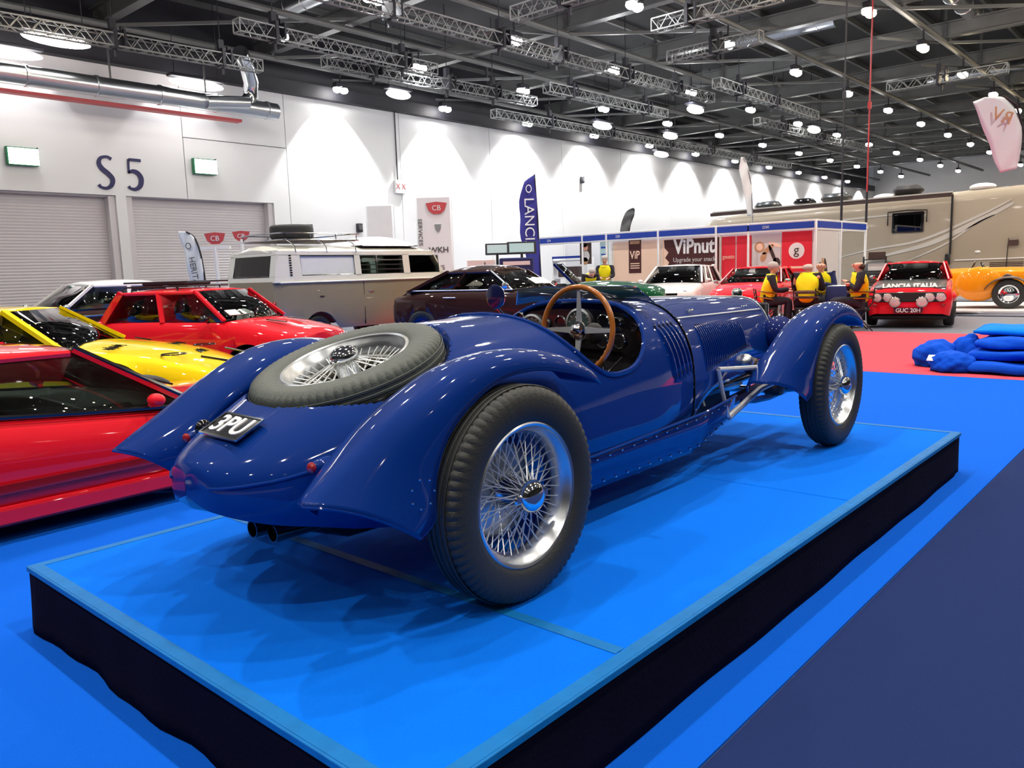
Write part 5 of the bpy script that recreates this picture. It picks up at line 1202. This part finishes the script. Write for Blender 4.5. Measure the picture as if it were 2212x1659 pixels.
for y, w, h, m in ((12.22, .86, .30, 'blackp'), (10.92, .66, .26, 'blackgl'), (9.85, .92, .32, 'blackp'), (7.62, .82, .30, 'black')):
    MB().box((.55, y, 3.30+.028*(8-y)+.07+h/2), (.6, w, h), None, h*.42).build('roof_unit', M[m], mh)
for y in (11.2, 8.3, 5.55, 1.5): MB().ell((.5, y, 3.38+.028*(8-y)), (.30, .36, .12), 16, 8).build('roof_hatch', M['white'], mh)
for y in (1.0, 12.0): MB().lathe(tyre_prof(.45, .25, .26), 'x', (.25, y, .45), 32).build('wheel', M['rubber'], mh)

# ---- flags, banners, signs
CR = Vector((.662, -.749, 0)).normalized()
def feather(lb, base, H, sail, m, pole='alu', txt=None, tm='fascia', ts=.2, tpos=None, rv=CR, lean=None, sag=.03):
    """sail: outline (u, z) in the flag plane; pole follows the right hand edge"""
    t = thing('feather_flag', lb, 'flag', base); rv = Vector(rv).normalized(); nv = rv.cross(Vector((0, 0, 1)))
    L_e, R_e = sail; n = 18; a = cat(L_e, n); b = cat(R_e, n); rows = []
    for i, (p, q_) in enumerate(zip(a, b)):
        rows.append([rv*(p[0]*(1-k/6)+q_[0]*k/6)+Vector((0, 0, p[1]*(1-k/6)+q_[1]*k/6))+nv*sag*math.sin(i*.9+k*.8) for k in range(7)])
    MB().grid(rows).build('sail', M[m], t, solid=.006)
    top = lean or [rv*q_[0]+Vector((0, 0, q_[1])) for q_ in b]
    pts = sorted([Vector(v) for v in top], key=lambda v: v.z) if not lean else top
    MB().tube([Vector((pts[0].x*.6, pts[0].y*.6, 0))]+pts, .018, 6).build('pole', M[pole], t); 
    g = MB()
    for k in range(4):
        d_ = Vector((math.cos(k*PI/2+.4), math.sin(k*PI/2+.4), 0)); g.bar(Vector((pts[0].x*.6, pts[0].y*.6, .03)), Vector((pts[0].x*.6, pts[0].y*.6, .02))+d_*.4, .04, .02)
    g.build('cross_foot', M['black'], t)
    if txt:
        for s, u, z, size, sx, mm, rot in txt:
            o_ = rv*u+Vector((0, 0, z))-nv*(-.05); f_ = frame(o_, rv, (0, 0, 1)) @ Matrix.Rotation(R(rot), 4, 'Z')
            text('flag_lettering', s, size, M[mm], t, f_, .004, sx)
    return t
feather('tall purple feather flag with pale vertical lettering beside the stands', (17.9, 15.0, 0), 4.1, ([(-.20, 3.92), (-.36, 3.4), (-.34, 2.9), (-.36, 2.4), (-.22, 1.9), (-.14, 1.2), (-.10, .7)], [(.10, 4.12), (.13, 3.5), (.16, 2.9), (.17, 2.4), (.19, 1.9), (.21, 1.2), (.21, .7)]), 'flagpurple', 'black',
    [('O', -.08, 3.70, .34, .7, 'flagwhite', 0), ('LANCIA', -.09, 2.72, .40, 1.05, 'flagwhite', -90)])
feather('charcoal feather flag above the peach snack poster', (25.0, 16.5, 0), 3.6, ([(.28, 3.56), (.05, 3.45), (-.10, 3.2), (-.20, 2.8), (-.26, 2.2)], [(.32, 3.52), (.30, 3.3), (.22, 3.1), (.14, 2.8), (.08, 2.2)]), 'flaggrey', 'black')
feather('slim white feather flag rising above the stands in the centre', (22.6, 10.75, 0), 4.5, ([(-.12, 4.50), (-.16, 4.2), (-.10, 3.8), (.02, 3.3), (.08, 2.8)], [(-.04, 4.5), (.08, 4.2), (.18, 3.8), (.22, 3.3), (.24, 2.8)]), 'flagwhite', 'alu')
feather('large white feather flag at the right edge of the picture', (16.0, 3.0, 0), 4.1, ([(-.50, 3.98), (-.34, 3.62), (-.20, 3.3), (-.08, 3.0), (.02, 2.80)], [(-.30, 4.05), (.05, 4.02), (.30, 3.7), (.36, 3.2), (.30, 2.86)]), 'flagwhite', 'black',
    [('RV', -.02, 3.72, .30, -1.0, 'bone', -20)], lean=[CR*1.0+Vector((0, 0, .6)), CR*.80+Vector((0, 0, 1.8)), CR*.46+Vector((0, 0, 2.8)), CR*.40+Vector((0, 0, 3.4)), CR*.24+Vector((0, 0, 3.9)), CR*.0+Vector((0, 0, 4.06))], sag=.012)
feather('white feather flag with a black pole edge and grey vertical lettering by the right shutter', (8.1, 16.0, 0), 2.45, ([(-.22, 2.42), (-.16, 2.1), (-.10, 1.7), (-.05, 1.2), (-.02, .7)], [(-.06, 2.40), (.10, 2.28), (.20, 1.95), (.25, 1.4), (.28, .7)]), 'flagwhite', 'black',
    [('HERITAGE', .06, 1.50, .17, 1.0, 'flaggrey', -84), ('O', -.02, 2.1, .2, .8, 'flaggrey', 0)])
def badge(par, o, rv, s, m='badge'):
    rv = Vector(rv).normalized(); f_ = frame(o, rv, (0, 0, 1)); pts = [(-.5, .24), (0, .30), (.5, .24), (.38, -.10), (.18, -.26), (-.18, -.26), (-.38, -.10)]
    g = MB().prism([(a*s, b*s) for a, b in pts], .02, 'xy', 0); g.xf(f_).build('badge', M[m], par, smooth=False)
    text('badge_letters', 'CB', .34*s, M['flagwhite'], par, f_ @ Matrix.Translation((0, 0, .026)), .003)
t = thing('badge_sign', 'red C B badge over a white T-shaped stand in front of the shutter', 'sign', (8.22, 15.2, 0))
badge(t, (0, -.02, 2.22), CR, .42); MB().bar(CR*-.30+Vector((0, 0, 2.04)), CR*.30+Vector((0, 0, 2.04)), .06, .06).build('cross_bar', M['white'], t); MB().tube([(0, 0, 0), (0, 0, 2.04)], .04).build('post', M['white'], t)
t = thing('badge_sign', 'red C B badge seen through the camper roof rack', 'sign', (10.2, 17.6, 0)); badge(t, (0, 0, 2.42), CR, .42); MB().tube([(0, 0, 0), (0, 0, 2.35)], .04).build('post', M['white'], t)
t = thing('banner_stand', 'tall white banner column with a red C B badge on top', 'banner', (15.0, 16.0, 0)); f_ = lambda u, z: (CR*u+Vector((0, 0, z)))
MB().box((0, 0, 1.72), (.95, .30, 3.44), None, .04).xf(Matrix.Rotation(math.atan2(CR.y, CR.x), 4, 'Z')).build('column', M['flagwhite'], t)
nv = Vector((-.749, -.662, 0)).normalized()
badge(t, f_(.08, 3.12)+nv*.16, CR, .56); text('banner_lettering', 'SERVICES', .16, M['flaggrey'], t, frame(f_(-.38, 2.5)+nv*.16, CR, (0, 0, 1)) @ Matrix.Rotation(R(-90), 4, 'Z'), .003, 1.1)
text('banner_lettering', 'WKH', .20, M['flaggrey'], t, frame(f_(.10, 2.02)+nv*.16, CR, (0, 0, 1)), .003, 1.1, .004); text('banner_lettering', 'US', .18, M['flaggrey'], t, frame(f_(.14, 1.55)+nv*.16, CR, (0, 0, 1)), .003)
MB().prism([(-.09, .08), (.09, .08), (.07, -.06), (0, -.14), (-.07, -.06)], .01, 'xy').xf(frame(f_(.10, 2.62)+nv*.155, CR, (0, 0, 1))).build('shield_emblem', M['alu'], t, smooth=False)
t = thing('banner_stand', 'shorter white banner box with pale vertical lettering left of the tall one', 'banner', (14.3, 17.4, 0)); MB().box((0, 0, 1.65), (.75, .3, 3.3), None, .04).xf(Matrix.Rotation(math.atan2(CR.y, CR.x), 4, 'Z')).build('column', M['flagwhite'], t)

for lb, x, y, z, w_, h, m, tl in (('dark framed monitor on a stand above the maroon coupe roof', 15.6, 14.3, 1.98, .62, .30, 'screen', 14), ('pale tilted monitor between the dark one and the purple flag', 16.7, 14.4, 2.02, .80, .34, 'screen', -14)):
    t = thing('monitor', lb, 'monitor', (x, y, 0)); MB().tube([(0, 0, 0), (0, 0, z-.1)], .035).build('stand_pole', M['bracket'], t)
    Fm = frame((0, 0, z), CR, (0, 0, 1)) @ Matrix.Rotation(R(tl*.0), 4, 'Z') @ Matrix.Rotation(R(-12), 4, 'X')
    MB().box((0, 0, 0), (w_, h, .05), None, .01).xf(Fm).build('frame', M['bracket'], t); MB().box((0, 0, .03), (w_*.84, h*.72, .01)).xf(Fm).build('screen', M[m], t)
t = thing('display_counter', 'navy printed counter under the monitors behind the maroon coupe', 'counter', (15.9, 13.9, 0)); MB().box((0, 0, .87), (.9, .4, 1.74), None, .03).xf(Matrix.Rotation(math.atan2(CR.y, CR.x), 4, 'Z')).build('counter_body', M['navycl'], t)
MB().box((0, 0, 0), (.7, .10, .01)).xf(frame(f_(0, 1.6)+nv*.205, CR, (0, 0, 1))).build('pale_header', M['postgrey'], t)
t = thing('display_cabinet', 'small grey display cabinet right of the tall white banner', 'cabinet', (15.3, 14.6, 0)); MB().box((0, 0, .86), (.75, .4, 1.72), None, .02).xf(Matrix.Rotation(math.atan2(CR.y, CR.x), 4, 'Z')).build('cabinet_body', M['postgrey'], t)
MB().box((0, 0, 0), (.03, 1.5, .01)).xf(frame(f_(.1, .9)+nv*.21, CR, (0, 0, 1))).build('door_gap', M['line'], t)
t = thing('display_table', 'white topped table with goods behind the green roadster', 'table', (17.2, 13.9, 0)); B('table_top', (0, 0, 1.0), (.8, 2.2, .05), M['white'], t, .01)
for a in (-.3, .3):
    for b in (-1, 1): B('leg', (a, b, .49), (.05, .05, .97), M['white'], t, .005)

# ---- folded blue cloths on the red carpet
def fold(lb, c, d, m, seed, amp=.03, rz=0, name='folded_cloth', n=(28, 12), grp=None):
    rr = random.Random(seed); ph = [rr.uniform(0, 6) for _ in range(8)]; rows = []
    for i in range(n[0]+1):
        u = -1+2*i/n[0]; row = []
        for k in range(n[1]*2):
            a = 2*PI*k/(n[1]*2); ca, sa = math.cos(a), math.sin(a); e = (1-abs(u)**8)**.25 if abs(u) < 1 else 0
            ca = math.copysign(abs(ca)**.35, ca); sa = math.copysign(abs(sa)**.45, sa)
            w_ = amp*(math.sin(u*7+ph[0])*math.sin(a*3+ph[1])+.7*math.sin(u*15+ph[2]+a*2)+.5*math.sin(a*5+ph[3]+u*4))
            row.append((ca*(d[0]/2)*(e*.1+.9)+w_*(ca), u*d[1]/2, max(-d[2]/2+.002, sa*(d[2]/2)*(e*.5+.5)+w_*.6*sa)))
        rows.append(row)
    g = MB().grid(rows, True)
    for rr_ in (rows[0], rows[-1]): g.add(rr_, [tuple(range(len(rr_)))])
    o = g.build(name, M[m], None, loc=c, ang=80); o.rotation_euler = (0, 0, rz); return tag(o, lb, 'cloth', grp)
fold('bright blue cloth lying flat across the top of the blue cloth heap', (11.9, 1.20, .455), (1.05, 2.3, .09), 'towell', 1, .012, R(4))
fold('thick folded blue cloth directly under the bright top one', (11.6, 1.05, .335), (1.15, 2.4, .13), 'towel', 2, .02, R(2))
fold('folded blue cloth in the middle of the heap', (11.5, 1.00, .205), (1.3, 2.55, .12), 'towel', 3, .02, R(-2))
fold('wide folded blue cloth at the bottom of the heap', (11.45, .95, .078), (1.55, 2.7, .13), 'towel', 5, .025, R(1))
def crumple(lb, c, r, seed, m='towel'):
    bm = bmesh.new(); bmesh.ops.create_icosphere(bm, subdivisions=4, radius=1); rr = random.Random(seed); dirs = [(Vector((rr.uniform(-1, 1), rr.uniform(-1, 1), rr.uniform(-1, 1))), rr.uniform(3, 8), rr.uniform(0, 6)) for _ in range(7)]
    for v in bm.verts:
        k = 1+sum(.07*abs(math.sin(v.co.dot(d)*f+p))-.035 for d, f, p in dirs); v.co = Vector((v.co.x*k*r[0], v.co.y*k*r[1], max(-r[2]*.55, v.co.z*k*r[2])))
    for f in bm.faces: f.smooth = True
    me = bpy.data.meshes.new('crumpled_cloth'); bm.to_mesh(me); bm.free(); me.materials.append(M[m]); o = bpy.data.objects.new('crumpled_cloth', me); C.objects.link(o)
    o.location = (c[0], c[1], .008+r[2]*.55); return tag(o, lb, 'cloth')
crumple('crumpled end of blue cloth spilling left over the red carpet', (11.35, 2.72, 0), (.26, .26, .20), 1); crumple('rounded blue bundle of cloth between the spilled end and the heap', (11.5, 2.40, 0), (.22, .20, .24), 2); crumple('front blue bundle of cloth with a pale label at the foot of the heap', (10.85, 2.42, 0), (.22, .24, .15), 4)
lbx = thing('cloth_label', 'small pale printed label lying on the blue cloth bundle', 'label', (10.75, 2.60, .17)); MB().box((0, 0, 0), (.12, .16, .006), Matrix.Rotation(R(-30), 3, 'Y')).build('paper', M['white'], lbx)

# ================================================================== PEOPLE
def skin(verts, edges, radii, name, m, parent, sub=2, extra=None, root=0):
    me = bpy.data.meshes.new(name); me.from_pydata([tuple(v) for v in verts], edges, []); o = bpy.data.objects.new(name, me); C.objects.link(o)
    md = o.modifiers.new('s', 'SKIN'); md.use_smooth_shade = True
    for i, r_ in enumerate(radii):
        r_ = r_ if isinstance(r_, tuple) else (r_, r_); me.skin_vertices[0].data[i].radius = r_
        me.skin_vertices[0].data[i].use_root = (i == root)
    sd = o.modifiers.new('d', 'SUBSURF'); sd.levels = sub; sd.render_levels = sub
    dg = bpy.context.evaluated_depsgraph_get(); n = bpy.data.meshes.new_from_object(o.evaluated_get(dg)); bpy.data.objects.remove(o)
    n.name = name
    if extra:
        bm = bmesh.new(); bm.from_mesh(n)
        for mb in extra:
            vs = [bm.verts.new(v) for v in mb.v]
            for f in mb.f:
                try: bm.faces.new([vs[i] for i in f])
                except ValueError: pass
        bm.to_mesh(n); bm.free()
    for p in n.polygons: p.use_smooth = True
    n.materials.clear(); n.materials.append(m)
    o = bpy.data.objects.new(name, n); C.objects.link(o); o.parent = parent; return o
def person(lb, loc, rz, pose, hair='hair', bald=False, jacket='dkcloth', sc=1.0):
    t = thing('person', lb, 'person', loc, rz); t.scale = (sc,)*3
    P_ = pose; hip = Vector(P_['hip']); ch = Vector(P_['chest']); nk = Vector(P_['neck']); hd = Vector(P_['head']); up = (ch-hip).normalized(); face = Vector(P_.get('face', (1, 0, 0))).normalized()
    V = [hip, hip.lerp(ch, .5), ch, nk, nk.lerp(hd, .45), hd, hd+Vector((0, 0, .07))]; Rr = [(.13, .10), (.11, .10), (.12, .09), .055, .052, (.092, .102), (.086, .094)]
    E_ = [(0, 1), (1, 2), (2, 3), (3, 4), (4, 5), (5, 6)]
    arms = []; legs = []
    for sg, k in ((-1, 'r'), (1, 'l')):
        s_, e_, h_ = [Vector(v) for v in P_['arm_'+k]]; i0 = len(V); V += [s_, e_, h_]; Rr += [.048, .042, .032]; E_ += [(2, i0), (i0, i0+1), (i0+1, i0+2)]; arms.append((s_, e_, h_))
        a_, kn, ft = [Vector(v) for v in P_['leg_'+k]]; i0 = len(V); V += [a_, kn, ft]; Rr += [.085, .060, .045]; E_ += [(0, i0), (i0, i0+1), (i0+1, i0+2)]; legs.append((a_, kn, ft))
    ex = []
    side = Vector((0, 0, 1)).cross(face).normalized()
    nose = MB().ell(hd+face*.098+Vector((0, 0, .015)), (.018, .014, .024), 8, 6); ex.append(nose)
    for s in (-1, 1): ex.append(MB().ell(hd+side*s*.084+Vector((0, 0, .02)), (.016, .010, .030), 8, 6))
    ex.append(MB().ell(hd+face*.088-Vector((0, 0, .048)), (.012, .024, .008), 8, 6))
    for (s_, e_, h_) in arms:       # hands: palm and five fingers
        d = (h_-e_).normalized(); u = d.cross(Vector((0, 0, 1))); u = u.normalized() if u.length > .1 else Vector((0, 1, 0)); w_ = u.cross(d)
        pm = h_+d*.05; rot = Matrix((d, u, w_)).transposed(); hm = MB().ell(pm, (.052, .040, .018), 10, 6, rot)
        for j in range(4):
            b = pm+d*.035+u*(.028-.019*j); L = (.062, .07, .066, .052)[j]; hm.tube([b, b+d*L*.5-w_*.006, b+d*L*.85-w_*.030], [.0095, .009, .007], 6)
        b = pm-d*.02+u*.034; hm.tube([b, b+d*.025+u*.02, b+d*.055+u*.026-w_*.01], [.011, .010, .008], 6); ex.append(hm)
    skin(V, E_, Rr, 'body', M['skin'], t, 2, ex)
    for s in (-1, 1): MB().ell(hd+face*.084+side*s*.032+Vector((0, 0, .028)), (.010, .010, .008), 8, 6).build('eye', M['dkcloth'], t)
    # hair
    if not bald:
        MB().ell(hd-face*.022+Vector((0, 0, .066)), (.112, .108, .096), 14, 10).build('hair', M[hair], t)
    else:
        MB().ell(hd-face*.045+Vector((0, 0, -.005)), (.075, .100, .058), 14, 10).build('hair', M[hair], t)
    # jacket with sleeves
    V = [hip+up*.02, hip.lerp(ch, .5), ch, nk-Vector((0, 0, .03))]; Rr = [(.175, .145), (.16, .14), (.185, .145), .085]; E_ = [(0, 1), (1, 2), (2, 3)]
    for (s_, e_, h_) in arms: i0 = len(V); V += [s_, e_, h_-(h_-e_).normalized()*.02]; Rr += [.080, .062, .046]; E_ += [(2, i0), (i0, i0+1), (i0+1, i0+2)]
    skin(V, E_, Rr, 'jacket', M[jacket], t, 2)
    V = [hip-up*.04, hip.lerp(ch, .5), ch+up*.02, nk-Vector((0, 0, .035))]; Rr = [(.195, .165), (.176, .155), (.208, .165), .115]
    E_ = [(0, 1), (1, 2), (2, 3)]
    for (s_, e_, h_) in arms: i0 = len(V); V += [s_.lerp(ch, .05)]; Rr += [.100]; E_ += [(2, i0)]
    vv = skin(V, E_, Rr, 'hi_vis_vest', M['hivis'], t, 2)
    fr = Vector((face.x, face.y, 0))
    for f in (.22, .52):
        c_ = hip.lerp(ch, f); u2 = up.orthogonal().normalized(); v2 = up.cross(u2)
        MB().tube([c_+(u2*math.cos(2*PI*k/24)+v2*math.sin(2*PI*k/24))*(.208 if f < .4 else .200) for k in range(24)], .014, 6, closed=True).build('reflective_band', M['reflect'], vv)
    V = [hip+Vector((0, 0, -.0))]; Rr = [(.165, .14)]; E_ = []
    for a_, kn, ft in legs: i0 = len(V); V += [a_, kn, ft]; Rr += [.105, .078, .062]; E_ += [(0, i0), (i0, i0+1), (i0+1, i0+2)]
    skin(V, E_, Rr, 'trousers', M['dkcloth'], t, 2)
    for a_, kn, ft in legs: MB().ell(ft+Vector((face.x*.06, face.y*.06, -.04)), (.14, .055, .05), 12, 8, Matrix.Rotation(math.atan2(face.y, face.x), 3, 'Z')).build('shoe', M['black'], t)
    return t
def sit(lean=.0, hands=((.38, .10, .78), (.36, -.12, .78)), face=(1, 0, 0), el=.0):
    return dict(hip=(0, 0, .50), chest=(.02+lean, 0, .89), neck=(.04+lean*1.3, 0, 1.05), head=(.06+lean*1.5, 0, 1.16), face=face,
        arm_r=((.02+lean, -.21, 1.0), (.12+lean*.6, -.27, .74), hands[1]), arm_l=((.02+lean, .21, 1.0), (.12+lean*.6, .27, .74), hands[0]),
        leg_r=((.06, -.10, .52), (.44, -.13, .54), (.42, -.13, .10)), leg_l=((.06, .10, .52), (.44, .13, .54), (.42, .13, .10)))
def chair(lb, loc, rz):
    t = thing('folding_chair', lb, 'chair', loc, rz, None)
    MB().box((.02, 0, .42), (.40, .42, .04), None, .015).build('seat', M['black'], t)
    for z in (.66, .76): MB().box((-.205-(z-.42)*.12, 0, z), (.02, .44, .05), None, .008).build('back_slat', M['brown'], t)
    for y in (-.22, .22):
        MB().tube([(.20, y, 0), (-.20, y, .55), (-.24, y, .84)], .013, 6).build('leg', M['black'], t); MB().tube([(-.22, y, 0), (.18, y, .42)], .013, 6).build('leg', M['black'], t)
chair('folding chair under the white-haired steward on the left', (16.75, 7.45, 0), R(-60)); chair('folding chair under the steward with his back to us', (16.75, 6.55, 0), R(10)); chair('folding chair under the steward facing us at the table', (18.15, 6.75, 0), R(185)); chair('folding chair under the arms-folded steward on the right', (16.55, 5.42, 0), R(120))
person('white haired steward in a yellow vest leaning forward in profile, leftmost of the seated four', (16.75, 7.45, 0), R(-60), sit(.06, ((.42, .10, .72), (.44, -.06, .76))), 'hair', False, 'dkcloth', 1.08)
person('bald steward seated with the back of his yellow vest towards us', (16.75, 6.55, 0), R(10), sit(.02), 'hair', True, 'dkcloth', 1.10)
person('balding steward facing us across the small blue table', (18.15, 6.75, 0), R(190), sit(.10, ((.42, .08, .84), (.44, -.10, .84))), 'hair', True, 'navycl', 1.10)
person('steward with folded arms looking left, beside the red rally coupe', (16.55, 5.42, 0), R(120), sit(-.02, ((.20, -.12, .88), (.22, .12, .84))), 'hairdk', True, 'dkcloth', 1.10)
stand = dict(hip=(0, 0, .95), chest=(.06, 0, 1.34), neck=(.10, 0, 1.50), head=(.14, 0, 1.62), face=(.95, 0, -.3), arm_r=((.06, -.21, 1.42), (.18, -.26, 1.16), (.42, -.14, 1.12)), arm_l=((.06, .21, 1.42), (.18, .26, 1.16), (.42, .12, 1.10)), leg_r=((0, -.10, .90), (.03, -.11, .50), (0, -.12, .09)), leg_l=((0, .10, .90), (.03, .11, .50), (-.02, .12, .09)))
person('grey haired steward standing by the stands behind the green roadster', (20.4, 14.25, 0), R(215), stand, 'hair', False, 'dkcloth', 1.0)
bend = dict(hip=(0, 0, .93), chest=(.30, 0, 1.16), neck=(.44, 0, 1.22), head=(.55, 0, 1.24), face=(.8, 0, -.6), arm_r=((.30, -.21, 1.20), (.36, -.24, .92), (.5, -.12, .75)), arm_l=((.30, .21, 1.20), (.36, .24, .92), (.5, .12, .75)), leg_r=((0, -.10, .88), (.04, -.11, .48), (0, -.12, .09)), leg_l=((0, .10, .88), (.04, .11, .48), (-.02, .12, .09)))
person('steward in a pale yellow vest bending over beside the white table', (19.6, 14.3, 0), R(230), bend, 'hair', False, 'dkcloth', 1.0)
t = thing('draped_table', 'small square table draped in dark blue between the stewards', 'table', (17.45, 6.0, 0))
rows = []
for z, s_ in ((.86, .0), (.86, .30), (.84, .315), (.5, .325), (.12, .335)): rows.append([(s_*math.copysign(min(1, abs(math.cos(a))*1.35), math.cos(a))+.008*math.sin(a*9)*(z < .8), s_*math.copysign(min(1, abs(math.sin(a))*1.35), math.sin(a))+.008*math.cos(a*11)*(z < .8), z) for a in [2*PI*k/48 for k in range(48)]])
MB().grid(rows, True).build('cloth_cover', M['navycl'], t); MB().box((0, 0, .868), (.56, .56, .012), None, .004).build('table_top', M['white'], t)
for a in (-.22, .22):
    for b in (-.22, .22): B('leg', (a, b, .42), (.04, .04, .84), M['black'], t, .005)

for o in list(C.objects):       # cars and furniture stand on the carpet pile, not in it
    if o.parent is None and o.get('category') in ('car', 'van', 'person', 'chair', 'table') and abs(o.location.z) < .001: o.location.z = .0065
